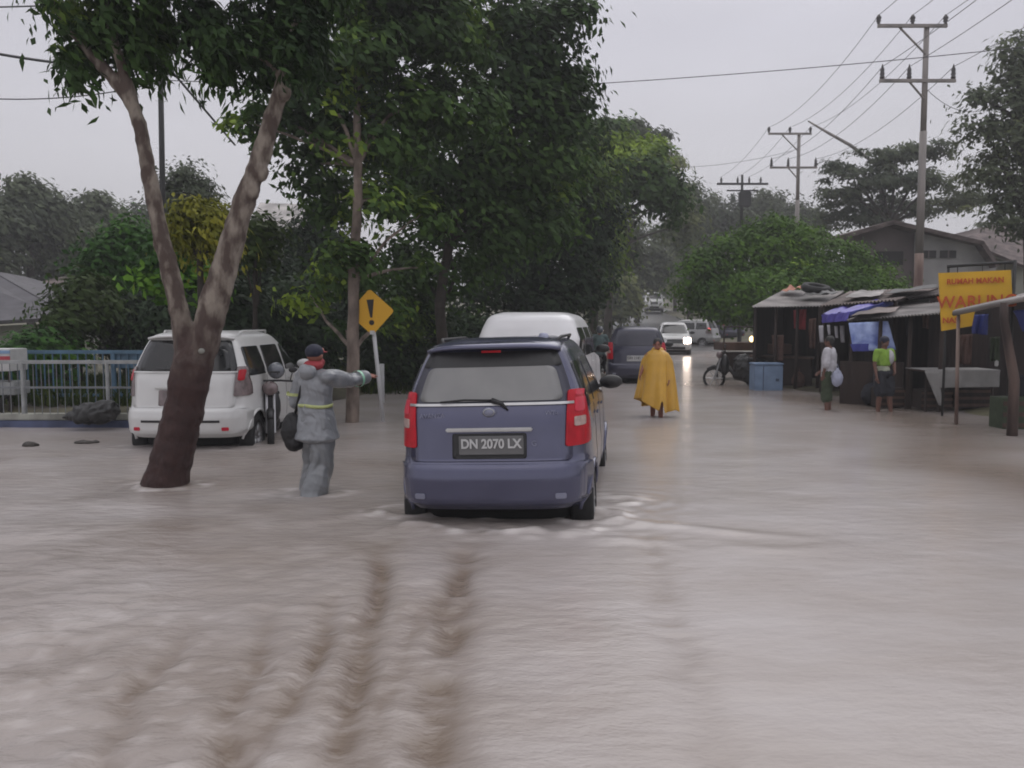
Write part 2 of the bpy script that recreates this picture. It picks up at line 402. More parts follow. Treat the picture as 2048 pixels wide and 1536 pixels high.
# ------------------------------------------------------------------ flood water
CAR = Vector((-0.16, 6.88, -0.215)); CAR_RZ = -R(8.0)
def tracks(x, y):
    """muddy troughs left in the churned water by the passing wheels"""
    T = 0
    for i, (xa, xb, a, w, y1) in enumerate(((-.34, -.30, 1.0, .085, 6.6), (-.66, -.88, 1.0, .060, 6.0), (-.96, -1.02, .8, .050, 4.9), (-1.12, -1.46, .7, .055, 4.6), (-1.55, -1.95, .45, .06, 4.4), (-.52, -.56, .35, .04, 5.0), (.74, .95, .30, .09, 6.6))):
        xc = xa + (xb - xa) * (y - 3.2) / 2.6 + 0.10 * vnoise(y * 1.6, y * 0 + i, 9 + i) + 0.05 * vnoise(y * 5, y * 0 + i, 19 + i)
        T = T + a * np.exp(-((x - xc) / (w * (0.9 + 0.7 * (vnoise(y * 2.0, x * 0 + i, 77 + i) + .5)))) ** 2) * sstep(y1 + .5, y1 - .6, y) * np.clip(.80 + .7 * vnoise(x * 2.5, y * 1.5, 50 + i) + .9 * vnoise(x * 9, y * 7, 30 + i), 0, 1.1)
    return T
CONTACT = [(.62, 7.25, .30, 1.6), (.95, 7.9, .2, 1.3), (-.88, 7.45, .25, 1.3), (0.0, 6.95, .3, .9), (-3.43, 8.62, .26, 1), (-1.86, 8.3, .22, 1), (2.52, 14.8, .2, .6), (5.9, 16.1, .2, .5), (6.7, 15.75, .2, .5), (7.05, 12.4, .1, .5), (6.9, 13.7, .06, .4), (-5.0, 11.3, .25, .6), (-3.55, 11.3, .3, .8), (-3.4, 12.2, .3, .6), (-2.55, 14.1, .16, .6)]
def water_h(x, y):
    far = np.clip(1 - (y - 14) / 26, 0.10, 1)
    h = 0.007 * fbm(x * 0.9 + 3, y * 1.8, 1, 4) * far
    wl = sstep(0.5, -0.9, x) * sstep(9.5, 6.0, y)               # churned water behind and left of the car
    turb = sstep(0.6, -2.5, x) * sstep(13, 5, y)
    h += turb * 0.028 * fbm(x * 1.3, y * 1.9, 21, 4)
    h += turb * sstep(6.5, 3.0, y) * 0.022 * np.abs(fbm(x * 3.2 + 0.8 * vnoise(x * 2, y * 2, 4), y * 3.4, 33, 3))
    h -= 0.05 * tracks(x, y)
    # small wakes beside the right wheel, broken up along their length
    for x0, y0, bend, a in ((0.80, 7.0, 0.34, 0.022), (0.75, 6.4, 0.16, 0.018)):
        yy = y0 - bend * np.clip(x - x0, 0, 6) ** 0.8 - 0.35 * vnoise(x * 1.5, y * 0, 8)
        h += a * np.exp(-((y - yy) / 0.12) ** 2) * sstep(x0 - 0.3, x0, x) * sstep(x0 + 2.2, x0 + 0.2, x) * (0.6 + 1.6 * vnoise(x * 3, y * 3, 61))
    d = np.abs(y - (6.75 + 0.30 * vnoise(x * 2.6, y * 0, 3) + 0.10 * vnoise(x * 9, y * 0, 6)))
    h += 0.034 * np.exp(-(d / 0.13) ** 2) * sstep(-1.2, -0.8, x) * sstep(0.95, 0.6, x) * (0.5 + 1.8 * np.abs(vnoise(x * 6, y * 8, 17)))
    yl = 7.3 - 0.22 * np.clip(-x - 0.9, 0, 6) + 0.4 * vnoise(x * 1.1, y * 0, 71)
    h += 0.016 * np.exp(-((y - yl) / 0.14) ** 2) * sstep(-0.8, -1.2, x) * sstep(-5, -1.5, x) * (0.6 + vnoise(x * 3, y * 3, 62))
    ch = sstep(0.3, -1.2, x) * sstep(7.5, 3.5, y)                # choppy clots in the left foreground
    h += ch * 0.022 * fbm(x * 8 + vnoise(x * 3, y * 3, 2), y * 11, 81, 3)
    for cx_, cy_, cr_, ca_ in CONTACT:                          # rings and pile-up where things stand in the current
        d = np.hypot(x - cx_, (y - cy_) * 1.2); h += ca_ * (0.012 * np.exp(-((d - cr_ - .05) / .09) ** 2) + 0.006 * np.cos((d - cr_) * 26) * np.exp(-np.clip(d - cr_, 0, 9) / .30)) * (0.7 + vnoise(x * 7, y * 7, 5))
    return h
wx = axis((-60, -14, 2), (-14, -7, 0.25), (-7, 6, 0.035), (6, 12, 0.2), (12, 60, 2))
wy = axis((-6, 1.5, 0.5), (1.5, 9, 0.03), (9, 14, 0.07), (14, 24, 0.2), (24, 60, 0.8))
m = bpy.data.materials.new('flood_water'); m.use_nodes = True
t = m.node_tree; b = t.nodes['Principled BSDF']
b.inputs['IOR'].default_value = 1.33; b.inputs['Roughness'].default_value = 0.22
c = t.nodes.new('ShaderNodeTexCoord')
def tnoise(scale, st, detail=5):
    q = t.nodes.new('ShaderNodeMapping'); q.inputs['Scale'].default_value = st; t.links.new(c.outputs['Object'], q.inputs[0])
    n = t.nodes.new('ShaderNodeTexNoise'); n.inputs['Scale'].default_value = scale; n.inputs['Detail'].default_value = detail
    t.links.new(q.outputs[0], n.inputs[0]); return n
n1 = tnoise(0.8, (1.0, 1.5, 1)); n2 = tnoise(5.0, (1, 1.9, 1), 7); n3 = tnoise(34, (1, 1.5, 1), 4)
ra = t.nodes.new('ShaderNodeValToRGB'); t.links.new(n1.outputs[0], ra.inputs[0])
ra.color_ramp.elements[0].position = 0.35; ra.color_ramp.elements[0].color = (0.325, 0.290, 0.268, 1)
ra.color_ramp.elements[1].position = 0.65; ra.color_ramp.elements[1].color = (0.375, 0.345, 0.332, 1)
at = t.nodes.new('ShaderNodeAttribute'); at.attribute_name = 'silt'
m1 = t.nodes.new('ShaderNodeMix'); m1.data_type = 'RGBA'; t.links.new(at.outputs['Fac'], m1.inputs[0])
t.links.new(ra.outputs[0], m1.inputs[6]); m1.inputs[7].default_value = (0.165, 0.128, 0.102, 1)
af = t.nodes.new('ShaderNodeAttribute'); af.attribute_name = 'foam'
m2 = t.nodes.new('ShaderNodeMix'); m2.data_type = 'RGBA'; t.links.new(af.outputs['Fac'], m2.inputs[0])
t.links.new(m1.outputs[2], m2.inputs[6]); m2.inputs[7].default_value = (0.58, 0.54, 0.52, 1)
t.links.new(m2.outputs[2], b.inputs['Base Color'])
ad = t.nodes.new('ShaderNodeMath'); ad.operation = 'MULTIPLY_ADD'; ad.inputs[1].default_value = 0.25
t.links.new(n3.outputs[0], ad.inputs[0]); t.links.new(n2.outputs[0], ad.inputs[2])
bp = t.nodes.new('ShaderNodeBump'); bp.inputs['Distance'].default_value = 0.030
ac = t.nodes.new('ShaderNodeAttribute'); ac.attribute_name = 'chop'; t.links.new(ac.outputs['Fac'], bp.inputs['Strength'])
t.links.new(ad.outputs[0], bp.inputs['Height']); t.links.new(bp.outputs[0], b.inputs['Normal'])
water, WX, WY, WZ = grid_mesh('water', wx, wy, water_h, m)
silt = np.clip(0.04 + 0.85 * tracks(WX, WY) + (0.36 + 0.5 * fbm(WX * 0.9, WY * 0.8, 40, 3)) * sstep(0.9, -1.5, WX) * sstep(14, 9, WY), 0, 1)
bank = np.exp(-(np.abs(WX - np.interp(WY, *XR) + 0.8) / 0.9) ** 2) * (WY > 7) * (WY < 30)
silt = np.clip(silt + 0.75 * bank, 0, 1)
foam = np.clip((WZ - 0.018) * 12, 0, 0.6) * (0.6 + vnoise(WX * 5, WY * 7, 50))
foam += 0.8 * np.exp(-(np.abs(WY - 6.72 - 0.30 * vnoise(WX * 2.6, WY * 0, 3)) / 0.12) ** 2) * sstep(-1.1, -0.7, WX) * sstep(0.9, 0.5, WX) * np.clip(0.2 + 2.2 * vnoise(WX * 7, WY * 9, 51), 0, 1)
foam += 0.55 * np.clip(fbm(WX * 9, WY * 13, 54) - .05, 0, 1) * sstep(0.4, -0.8, WX) * sstep(6.5, 3.5, WY)
for cx_, cy_, cr_, ca_ in CONTACT: foam += ca_ * 0.7 * np.exp(-((np.hypot(WX - cx_, (WY - cy_) * 1.2) - cr_ - .08) / .10) ** 2) * np.clip(.3 + 2 * vnoise(WX * 9, WY * 9, 5), 0, 1)
foam += 0.35 * np.clip(fbm(WX * 2.4, WY * 2.6, 52), 0, 1) * sstep(1.2, -0.5, WX) * sstep(13, 6, WY)
chop = 0.16 + 0.50 * sstep(1.4, -1.0, WX) * sstep(16, 8, WY) + 0.10 * vnoise(WX * .7, WY * .9, 91)
for nm, arr in (('chop', np.clip(chop, .05, 1)), ('silt', silt), ('foam', np.clip(foam, 0, 1))):
    a = water.data.attributes.new(nm, 'FLOAT', 'POINT'); a.data.foreach_set('value', arr.astype(np.float32).ravel())

# ------------------------------------------------------------------ foliage
def crown(name, parent, blobs, n, leaf, m, seed, clump=0.35, flat=0.6, droop=0.2, bright=0.12, fill=0.4):
    """blobs: (centre, (rx,ry,rz)) ; many leaf blades gathered in clumps spread through the blobs"""
    rng = np.random.default_rng(seed)
    cs = np.array([tuple(b_[0]) for b_ in blobs]); rs = np.array([b_[1] for b_ in blobs])
    w = (rs.prod(1)) ** (2 / 3); w /= w.sum()
    nc = max(6, int(n / 55)); bi = rng.choice(len(blobs), nc, p=w)
    d = rng.normal(size=(nc, 3)); d /= np.linalg.norm(d, axis=1)[:, None]
    rad = fill + (1 - fill) * rng.random(nc) ** 0.6
    cc = cs[bi] + d * rs[bi] * rad[:, None] * rng.uniform(0.85, 1.12, (nc, 1))
    k_ = 1.0 / (clump * 3.2)
    tone_c = 0.36 + 0.55 * fbm(cc[:, 0] * k_ + seed, cc[:, 2] * k_ + cc[:, 1] * k_ * 0.5, seed, 2) + rng.normal(0, 0.10, nc)
    tone_c += (fbm(cc[:, 0] * k_ * .8 + 31, cc[:, 2] * k_ * .8 + cc[:, 1] * k_ * 0.3, seed + 5, 2) > 0.46 - bright * 1.6) * 0.5
    size_c = rng.uniform(0.6, 1.4, nc)
    li = rng.integers(0, nc, n)
    off = rng.normal(size=(n, 3)) * 0.55; off[:, 2] *= flat
    rr = np.linalg.norm(off, axis=1)
    c = cc[li] + off * clump * size_c[li][:, None]; c[:, 2] -= droop * clump * rr ** 2
    ang = rng.uniform(0, 2 * np.pi, n) ; a = np.arctan2(off[:, 1], off[:, 0]) * 0.6 + ang * 0.4
    el = rng.normal(-0.35 - droop, 0.45, n)
    dx = np.stack([np.cos(a) * np.cos(el), np.sin(a) * np.cos(el), np.sin(el)], 1)
    on = off / (rr[:, None] + 1e-6); out_c = d[li]
    up = on * 0.7 + out_c * 0.45 + np.array([0, 0, 0.55]) + rng.normal(0, 0.28, (n, 3))
    up /= np.linalg.norm(up, axis=1)[:, None]
    dx = dx - up * (dx * up).sum(1)[:, None] * 0.8; dx /= np.linalg.norm(dx, axis=1)[:, None] + 1e-9
    sx = np.cross(dx, up); sx /= np.linalg.norm(sx, axis=1)[:, None] + 1e-9
    L = leaf[0] * rng.uniform(0.6, 1.3, (n, 1)); Wd = leaf[1] * rng.uniform(0.6, 1.3, (n, 1))
    base = c - dx * L * 0.5; tip = c + dx * L * 0.5
    nn = np.cross(sx, dx)
    v = np.stack([base, c - dx * L * 0.05 + sx * Wd * 0.5 + nn * Wd * 0.15, tip, c - dx * L * 0.05 - sx * Wd * 0.5 + nn * Wd * 0.15], 1).reshape(-1, 3)
    f = np.arange(4 * n).reshape(n, 4)
    tone = np.repeat(np.clip(tone_c[li] + rng.normal(0, 0.08, n), 0, 1), 4)
    o = fastmesh(name, v, f, m, parent)
    at_ = o.data.attributes.new('tone', 'FLOAT', 'POINT'); at_.data.foreach_set('value', tone.astype(np.float32))
    return o
def pb(px, py, rx, ry, Y, dy=0.8):
    """crown lobe that covers rx by ry photograph pixels at distance Y"""
    k = Y / F
    return (P(px, py, Y), (rx * k, max(rx, ry) * k * dy, ry * k))
def limb(mb, pts, r0, r1, n=10, wob=0.0, seed=0):
    rng = random.Random(seed); pts = [Vector(p) for p in pts]
    out_ = []
    for i in range(len(pts) - 1):            # subdivide smoothly
        p0 = pts[max(i - 1, 0)]; p1 = pts[i]; p2 = pts[i + 1]; p3 = pts[min(i + 2, len(pts) - 1)]
        for k in range(5):
            u = k / 5
            q = 0.5 * ((2 * p1) + (-p0 + p2) * u + (2 * p0 - 5 * p1 + 4 * p2 - p3) * u * u + (-p0 + 3 * p1 - 3 * p2 + p3) * u ** 3)
            out_.append(q + Vector((rng.uniform(-1, 1), rng.uniform(-1, 1), 0)) * wob)
    out_.append(pts[-1]); k = len(out_)
    rr = [r0 + (r1 - r0) * (i / (k - 1)) for i in range(k)]
    rr = [q * (1 + rng.uniform(-0.06, 0.06)) for q in rr]
    mb.tube(out_, rr, n); return mb

def tree(name, label, cat, base, trunk_pts, r0, blobs, n, leaf, lm, bm_, seed, group=None, clump=0.35, branches=True, bright=0.12, flat=0.6, fill=0.4, droop=0.2):
    base = Vector(base); root = empty(name, base, 0, label, cat, group)
    loc = lambda p: Vector(p) - base
    mb = MB(); tp = [loc(p) for p in trunk_pts]
    limb(mb, [tp[0] - Vector((0, 0, 0.4))] + tp, r0, r0 * 0.45, wob=r0 * 0.05, seed=seed)
    lb = [(loc(c_), r_) for c_, r_ in blobs]
    if branches:
        rng = random.Random(seed)
        for c_, r_ in lb:
            low_ = [q_ for q_ in tp if q_.z < c_.z - 0.2 * r_[2]]; s0 = low_[-1] if low_ else tp[1]
            mid = s0.lerp(c_, 0.5) + Vector((rng.uniform(-.2, .2), rng.uniform(-.2, .2), rng.uniform(0, .3))) * min(1, r_[0])
            limb(mb, [s0, mid, c_], r0 * 0.35, r0 * 0.08, n=6, wob=0.02, seed=seed)
    mb.build('trunk', bm_, root, smooth=True)
    crown('crown', root, lb, n, leaf, lm, seed, clump, flat, droop, bright, fill)
    return root

#@@TREES
def fuse(name, mb, m, parent, voxel=0.012, folds=0.0, seed=0, smooth=4):
    o = mb.build(name + '_tmp', m, None)
    md = o.modifiers.new('r', 'REMESH'); md.mode = 'VOXEL'; md.voxel_size = voxel; md.use_smooth_shade = True
    if smooth: ms_ = o.modifiers.new('s', 'SMOOTH'); ms_.iterations = smooth; ms_.factor = 0.5
    dg = bpy.context.evaluated_depsgraph_get(); me = bpy.data.meshes.new_from_object(o.evaluated_get(dg)); bpy.data.objects.remove(o)
    me.name = name
    if folds:
        n = len(me.vertices); co = np.empty(n * 3, np.float32); me.vertices.foreach_get('co', co); co = co.reshape(-1, 3)
        no = np.empty(n * 3, np.float32); me.vertices.foreach_get('normal', no); no = no.reshape(-1, 3)
        x, y, z = co.T; w_ = fbm(x * 4 + seed, z * 4 + y * 3, seed + 1, 2)
        k = (fbm(x * 12 + w_ * 2.0 + seed, y * 12 + z * 2.2 + w_ * 1.5, seed, 3) * 0.9 + 0.35 * (0.4 - np.abs(fbm(x * 5 + z * 6 + w_, z * 7 - x * 4 + y * 5, seed + 3, 2)) * 2))
        co = co + no * (folds * k)[:, None]; me.vertices.foreach_set('co', co.astype(np.float32).ravel())
    me.polygons.foreach_set('use_smooth', np.ones(len(me.polygons), bool))
    me.materials.clear(); me.materials.append(m); me.update()
    q = bpy.data.objects.new(name, me); COL.objects.link(q); q.parent = parent
    return q
# near forked tree standing in the flood ---------------------------------
Yt = 8.7
B0 = PW(330, 968)
root = empty('forked_tree', B0, 0, 'large forked tree with dark wet trunk standing in the flood before the white minivan', 'tree')
L_ = lambda px, py, dY=0: P(px, py, Yt + dY) - B0
def limb_r(mb, pr, n=14, seed=0):
    """pr: list of (point, radius)"""
    rng = random.Random(seed); pts = [Vector(p) for p, _ in pr]; o_ = []; rr = []
    for i in range(len(pts) - 1):
        p0 = pts[max(i - 1, 0)]; p1 = pts[i]; p2 = pts[i + 1]; p3 = pts[min(i + 2, len(pts) - 1)]
        for k in range(6):
            u = k / 6; q = 0.5 * ((2 * p1) + (-p0 + p2) * u + (2 * p0 - 5 * p1 + 4 * p2 - p3) * u * u + (-p0 + 3 * p1 - 3 * p2 + p3) * u ** 3)
            o_.append(q); rr.append((pr[i][1] * (1 - u) + pr[i + 1][1] * u) * (1 + rng.uniform(-.05, .05)))
    o_.append(pts[-1]); rr.append(pr[-1][1]); mb.tube(o_, rr, n)
mb = MB()
limb_r(mb, [(L_(318, 1010), .26), (L_(330, 968), .225), (L_(350, 890), .195), (L_(368, 820), .19), (L_(381, 750), .20), (L_(388, 715), .185), (L_(390, 690), .12)], 18, 1)
limb_r(mb, [(L_(380, 770), .11), (L_(372, 690), .115), (L_(356, 610), .090), (L_(322, 470), .082), (L_(303, 370), .076), (L_(285, 275), .070), (L_(262, 195), .060), (L_(240, 120), .045), (L_(222, 60), .042), (L_(215, -60), .03)], 14, 2)
limb_r(mb, [(L_(264, 215), .05), (L_(215, 145), .058), (L_(170, 95), .045), (L_(120, 30), .03), (L_(95, -20, -.1), .02)], 12, 4)
limb_r(mb, [(L_(388, 770), .14), (L_(410, 680), .150), (L_(430, 600), .142), (L_(448, 540), .128), (L_(480, 430), .108), (L_(512, 340), .100), (L_(540, 250), .088), (L_(562, 180), .074), (L_(585, 90), .06), (L_(600, 0), .055), (L_(610, -120), .04)], 14, 6)
limb_r(mb, [(L_(568, 170), .03), (L_(540, 130), .022), (L_(500, 110), .016), (L_(450, 100), .01)], 8, 7)
for px_, py_, r_ in ((520, 345, .03), (352, 620, .02), (500, 380, .035), (365, 790, .03), (345, 900, .03), (566, 185, .02)): mb.ball(L_(px_, py_, -.06), (.06 + r_, .05, .07 + r_))
M['bark_forked'] = mat('bark_forked', (0.095, 0.066, 0.054), 0.85, var=0.2, scale=9, bump=0.9, bscale=26, col2=(0.205, 0.175, 0.145), stretch=(1, 1, 0.45), detail=9)
t_ = M['bark_forked'].node_tree; b_n = t_.nodes['Principled BSDF']; ce = [n for n in t_.nodes if n.type == 'VALTORGB'][0]
ce.color_ramp.elements[0].position = .42; ce.color_ramp.elements[1].position = .60
cc_ = [n for n in t_.nodes if n.type == 'TEX_COORD'][0]; sx_ = t_.nodes.new('ShaderNodeSeparateXYZ'); t_.links.new(cc_.outputs['Object'], sx_.inputs[0])
n_w = t_.nodes.new('ShaderNodeTexNoise'); n_w.inputs['Scale'].default_value = 3; ad_ = t_.nodes.new('ShaderNodeMath'); ad_.operation = 'MULTIPLY_ADD'; ad_.inputs[1].default_value = 1.0
t_.links.new(cc_.outputs['Object'], n_w.inputs[0]); t_.links.new(n_w.outputs[0], ad_.inputs[0]); t_.links.new(sx_.outputs[2], ad_.inputs[2])
mr_ = t_.nodes.new('ShaderNodeMapRange'); mr_.inputs[1].default_value = 1.55; mr_.inputs[2].default_value = 2.35; t_.links.new(ad_.outputs[0], mr_.inputs[0])   # the lower trunk is soaked
n_b = t_.nodes.new('ShaderNodeTexNoise'); n_b.inputs['Scale'].default_value = 9; t_.links.new(cc_.outputs['Object'], n_b.inputs[0])
wet = t_.nodes.new('ShaderNodeMix'); wet.data_type = 'RGBA'; wet.inputs[6].default_value = (0.020, 0.010, 0.010, 1); wet.inputs[7].default_value = (0.058, 0.026, 0.022, 1); t_.links.new(n_b.outputs[0], wet.inputs[0])
mx_ = t_.nodes.new('ShaderNodeMix'); mx_.data_type = 'RGBA'; t_.links.new(mr_.outputs[0], mx_.inputs[0]); t_.links.new(wet.outputs[2], mx_.inputs[6]); t_.links.new(ce.outputs[0], mx_.inputs[7]); t_.links.new(mx_.outputs[2], b_n.inputs['Base Color'])
fuse_later = (mb, root)
mb = MB(); mb.ball(L_(403, 702, -0.155), (0.033, 0.02, 0.028)); mb.build('cut_branch_scar', M['kerb_white'], root, smooth=True)
fuse('trunk', fuse_later[0], M['bark_forked'], root, 0.018, 0.02, 3, 2)
nb = lambda px, py, rx, ry, dY=0: (L_(px, py, dY), (rx * Yt / F, max(rx, ry) * Yt / F * 0.8, ry * Yt / F))
crown('crown', root, [nb(205, 35, 70, 45), nb(280, 90, 50, 50, .2), nb(200, 100, 40, 35, .3), nb(130, 50, 34, 34), nb(145, 115, 36, 36, .1), nb(300, 50, 50, 50, .4), nb(110, -10, 30, 30),
      nb(240, -10, 100, 50), nb(430, 60, 70, 60, .2), nb(480, 90, 70, 50, -.1), nb(530, 50, 70, 70, .4), nb(440, 130, 40, 40), nb(600, 60, 60, 90, .3), nb(595, 95, 42, 50, -.25), nb(605, 30, 50, 50, -.25), nb(400, 20, 50, 60, .3),
      nb(600, -60, 150, 80), nb(300, -100, 180, 70), nb(165, 155, 20, 26), nb(540, 120, 40, 45, .3)],
      13000, (0.14, 0.05), M['leaf_near'], 11, clump=0.17, flat=0.9, droop=0.5, bright=0.10, fill=0.1)

# roadside row running away from the camera along the left of the road ------
G = 'trees along the left of the road'
b_ = PW(705, 845)
tree('roadside_tree', 'tall pale-trunked tree right behind the yellow warning sign, ringed with leafy clumps', 'tree', b_,
     [b_, P(706, 700, 14.1), P(708, 560, 14.1), P(714, 420, 14.1), P(716, 330, 14.1), P(712, 180, 14.3)], 0.125,
     [pb(690, 512, 75, 22, 14.0, .3), pb(700, 540, 85, 36, 15.3, .5), pb(835, 535, 40, 34, 15.3, .6), pb(760, 400, 60, 30, 14.4), pb(840, 430, 50, 34, 14.8), pb(620, 590, 50, 26, 15.6, .5), pb(790, 610, 50, 26, 15.8, .4),
      pb(760, 250, 130, 90, 14.8), pb(640, 180, 100, 90, 14.6), pb(720, 90, 100, 80, 14), pb(570, 250, 70, 60, 15), pb(495, 245, 40, 36, 14.6), pb(880, 210, 120, 80, 15), pb(620, 330, 70, 50, 15.3),
      pb(660, 400, 60, 50, 15.8), pb(850, 40, 130, 80, 14.6), pb(740, -40, 200, 60, 14.4), pb(500, 200, 30, 24, 14.8), pb(690, 655, 26, 20, 15.4)],
     21000, (0.18, 0.085), M['leaf_dark'], M['bark_pale'], 21, G, clump=0.32, bright=0.12)
b_ = P(900, 790, 19)
tree('roadside_tree', 'broad dark tree right of the warning sign rising over the blue minivan', 'tree', b_,
     [b_, P(880, 620, 19), P(900, 480, 19), P(930, 330, 19)], 0.16,
     [pb(930, 350, 150, 110, 19), pb(1050, 280, 120, 110, 18.5), pb(1000, 120, 140, 110, 18), pb(1110, 80, 60, 90, 18), pb(1130, 150, 50, 50, 17.6), pb(900, 500, 130, 90, 20), pb(1040, 420, 130, 90, 19),
      pb(1150, 20, 35, 35, 17.8), pb(1080, 200, 90, 70, 18), pb(800, 330, 110, 100, 20), pb(1125, 230, 55, 55, 18), pb(820, 560, 80, 70, 20.5), pb(960, 20, 160, 60, 18)],
     24000, (0.22, 0.10), M['leaf_dark'], M['bark_dark'], 22, G, clump=0.5, bright=0.06)
b_ = P(1090, 720, 27)
tree('roadside_tree', 'near-black dense tree directly behind the white van roof', 'tree', b_,
     [b_, P(1085, 600, 27), P(1090, 480, 27), P(1100, 380, 27)], 0.2,
     [pb(1090, 470, 120, 90, 27), pb(1140, 340, 80, 110, 26), pb(1150, 260, 50, 70, 25), pb(1010, 540, 100, 80, 27), pb(1130, 560, 70, 60, 27), pb(1050, 380, 120, 100, 27), pb(1180, 420, 60, 80, 27),
      pb(970, 620, 90, 50, 27), pb(1110, 615, 80, 36, 27)],
     22000, (0.26, 0.12), M['leaf_black'], M['bark_dark'], 23, G, clump=0.6, bright=0.03)
b_ = P(1185, 690, 36)
tree('roadside_tree', 'dark tree with bright young leaf tufts reaching over the road', 'tree', b_,
     [b_, P(1190, 580, 36), P(1200, 460, 36), P(1220, 380, 36)], 0.24,
     [pb(1240, 340, 60, 60, 35), pb(1290, 350, 60, 55, 34), pb(1230, 280, 50, 40, 36), pb(1330, 380, 35, 40, 34), pb(1180, 400, 70, 100, 36), pb(1350, 410, 28, 45, 35), pb(1200, 520, 50, 60, 37), pb(1280, 300, 45, 30, 36)],
     15000, (0.32, 0.15), M['leaf_dark'], M['bark_dark'], 24, G, clump=0.6, bright=0.22)
b_ = P(1215, 660, 50)
tree('roadside_tree', 'tall hazy tree with flat layered top behind the roadside row', 'tree', b_,
     [b_, P(1225, 500, 50), P(1235, 350, 50)], 0.3,
     [pb(1240, 255, 55, 14, 50), pb(1300, 268, 45, 8, 50), pb(1270, 290, 70, 18, 50), pb(1310, 330, 60, 25, 50), pb(1350, 380, 30, 30, 50), pb(1365, 450, 25, 45, 52), pb(1230, 480, 50, 70, 54)],
     9000, (0.38, 0.18), M['leaf_grey'], M['bark_dark'], 25, G, clump=0.8, flat=0.35)
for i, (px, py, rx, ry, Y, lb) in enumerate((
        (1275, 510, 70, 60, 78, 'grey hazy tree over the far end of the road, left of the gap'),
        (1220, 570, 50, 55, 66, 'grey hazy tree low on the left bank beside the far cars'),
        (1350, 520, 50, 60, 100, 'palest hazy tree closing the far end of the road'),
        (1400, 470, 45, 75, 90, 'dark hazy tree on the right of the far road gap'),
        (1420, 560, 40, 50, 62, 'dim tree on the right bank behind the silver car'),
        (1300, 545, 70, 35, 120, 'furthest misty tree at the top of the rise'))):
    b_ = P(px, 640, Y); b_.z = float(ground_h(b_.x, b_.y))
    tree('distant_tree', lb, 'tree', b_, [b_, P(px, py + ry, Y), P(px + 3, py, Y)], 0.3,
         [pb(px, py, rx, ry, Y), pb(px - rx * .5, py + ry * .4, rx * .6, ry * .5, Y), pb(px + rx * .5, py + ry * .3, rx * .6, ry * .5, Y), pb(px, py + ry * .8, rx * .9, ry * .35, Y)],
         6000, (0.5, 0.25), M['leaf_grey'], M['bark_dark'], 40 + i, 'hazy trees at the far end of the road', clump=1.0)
# undergrowth and trees behind the left van
G = 'trees and shrubs behind the fence and the white minivan'
for i, (px, py, rx, ry, Y, n, lm, lb, base) in enumerate((
        (420, 620, 120, 75, 17, 9000, 'leaf_black', 'near-black bush directly behind the roof of the white minivan', 760),
        (560, 650, 110, 110, 19, 10000, 'leaf_black', 'near-black thicket between the white minivan and the pale-trunked tree', 790),
        (470, 540, 100, 70, 21, 8000, 'leaf_black', 'dark shrub seen between the two limbs of the forked tree', 760),
        (250, 520, 90, 80, 19, 9000, 'leaf_mid', 'bright green leafy tree left of the forked trunk', 760),
        (160, 600, 60, 50, 17, 4000, 'leaf_olive', 'olive bush rising behind the blue fence by the grey roof', 760),
        (290, 640, 80, 60, 18, 6000, 'leaf_black', 'dark bush behind the fence left of the white minivan', 770),
        (820, 660, 90, 80, 21, 8000, 'leaf_black', 'dark undergrowth behind the warning sign post', 780),
        (700, 640, 80, 90, 23, 7000, 'leaf_black', 'dark undergrowth behind the pale tree trunk', 780),
        (960, 680, 110, 60, 24, 7000, 'leaf_black', 'dark undergrowth behind the blue minivan roof', 770),
        (630, 480, 60, 90, 24, 7000, 'leaf_black', 'tall dark shrub right of the pale hidden house', 770),
        (510, 470, 35, 40, 16, 1800, 'leaf_olive', 'small olive sapling right beside the right limb of the forked tree', 790),
        (370, 380, 50, 50, 26, 4000, 'leaf_grey', 'grey-green treetop poking above the yellow bush', 760),
        (70, 700, 80, 30, 16, 2500, 'leaf_mid', 'low green plants at the foot of the grey-roofed house', 780))):
    b_ = P(px, base, Y); b_.z = float(ground_h(b_.x, b_.y))
    tree('bush' if ry < 75 else 'shade_tree', lb, 'bush' if ry < 75 else 'tree', b_, [b_, P(px, (base + py) / 2, Y), P(px + 4, py, Y)], 0.07,
         [pb(px, py, rx * .8, ry * .8, Y), pb(px - rx * .6, py + ry * .3, rx * .5, ry * .6, Y), pb(px + rx * .6, py + ry * .2, rx * .5, ry * .6, Y), pb(px, py + ry * .8, rx * .9, ry * .4, Y), pb(px + rx * .2, py - ry * .5, rx * .5, ry * .5, Y)],
         n, (0.17, 0.08), M[lm], M['bark_dark'], 60 + i, G, clump=0.4, bright=0.06)
# yellow pruned bush between the limbs
b_ = P(398, 790, 12.2); b_.z = -0.2
tree('pruned_tree', 'small tree with yellow-green top seen between the limbs of the forked tree', 'tree', b_,
     [b_, P(402, 640, 12.2), P(400, 520, 12.2), P(390, 440, 12.2)], 0.07,
     [pb(395, 420, 44, 24, 12.2), pb(372, 440, 22, 34, 12.3), pb(435, 435, 30, 34, 12.1), pb(415, 470, 30, 24, 12.3), pb(450, 480, 16, 22, 12.3), pb(365, 480, 16, 20, 12.2)], 3600, (0.13, 0.05), M['leaf_yellow'], M['bark_dark'], 80, None, clump=0.22, bright=0.15, droop=0.6)
b_ = P(345, 760, 14); b_.z = 0
tree('bush', 'light green bush with large leaves just left behind the forked trunk', 'bush', b_, [b_, P(345, 600, 14), P(345, 520, 14)], 0.05,
     [pb(350, 500, 35, 45, 14), pb(385, 540, 40, 40, 14), pb(320, 560, 30, 40, 14)], 2600, (0.16, 0.08), M['leaf_mid'], M['bark_dark'], 81, G, clump=0.25, bright=0.3)
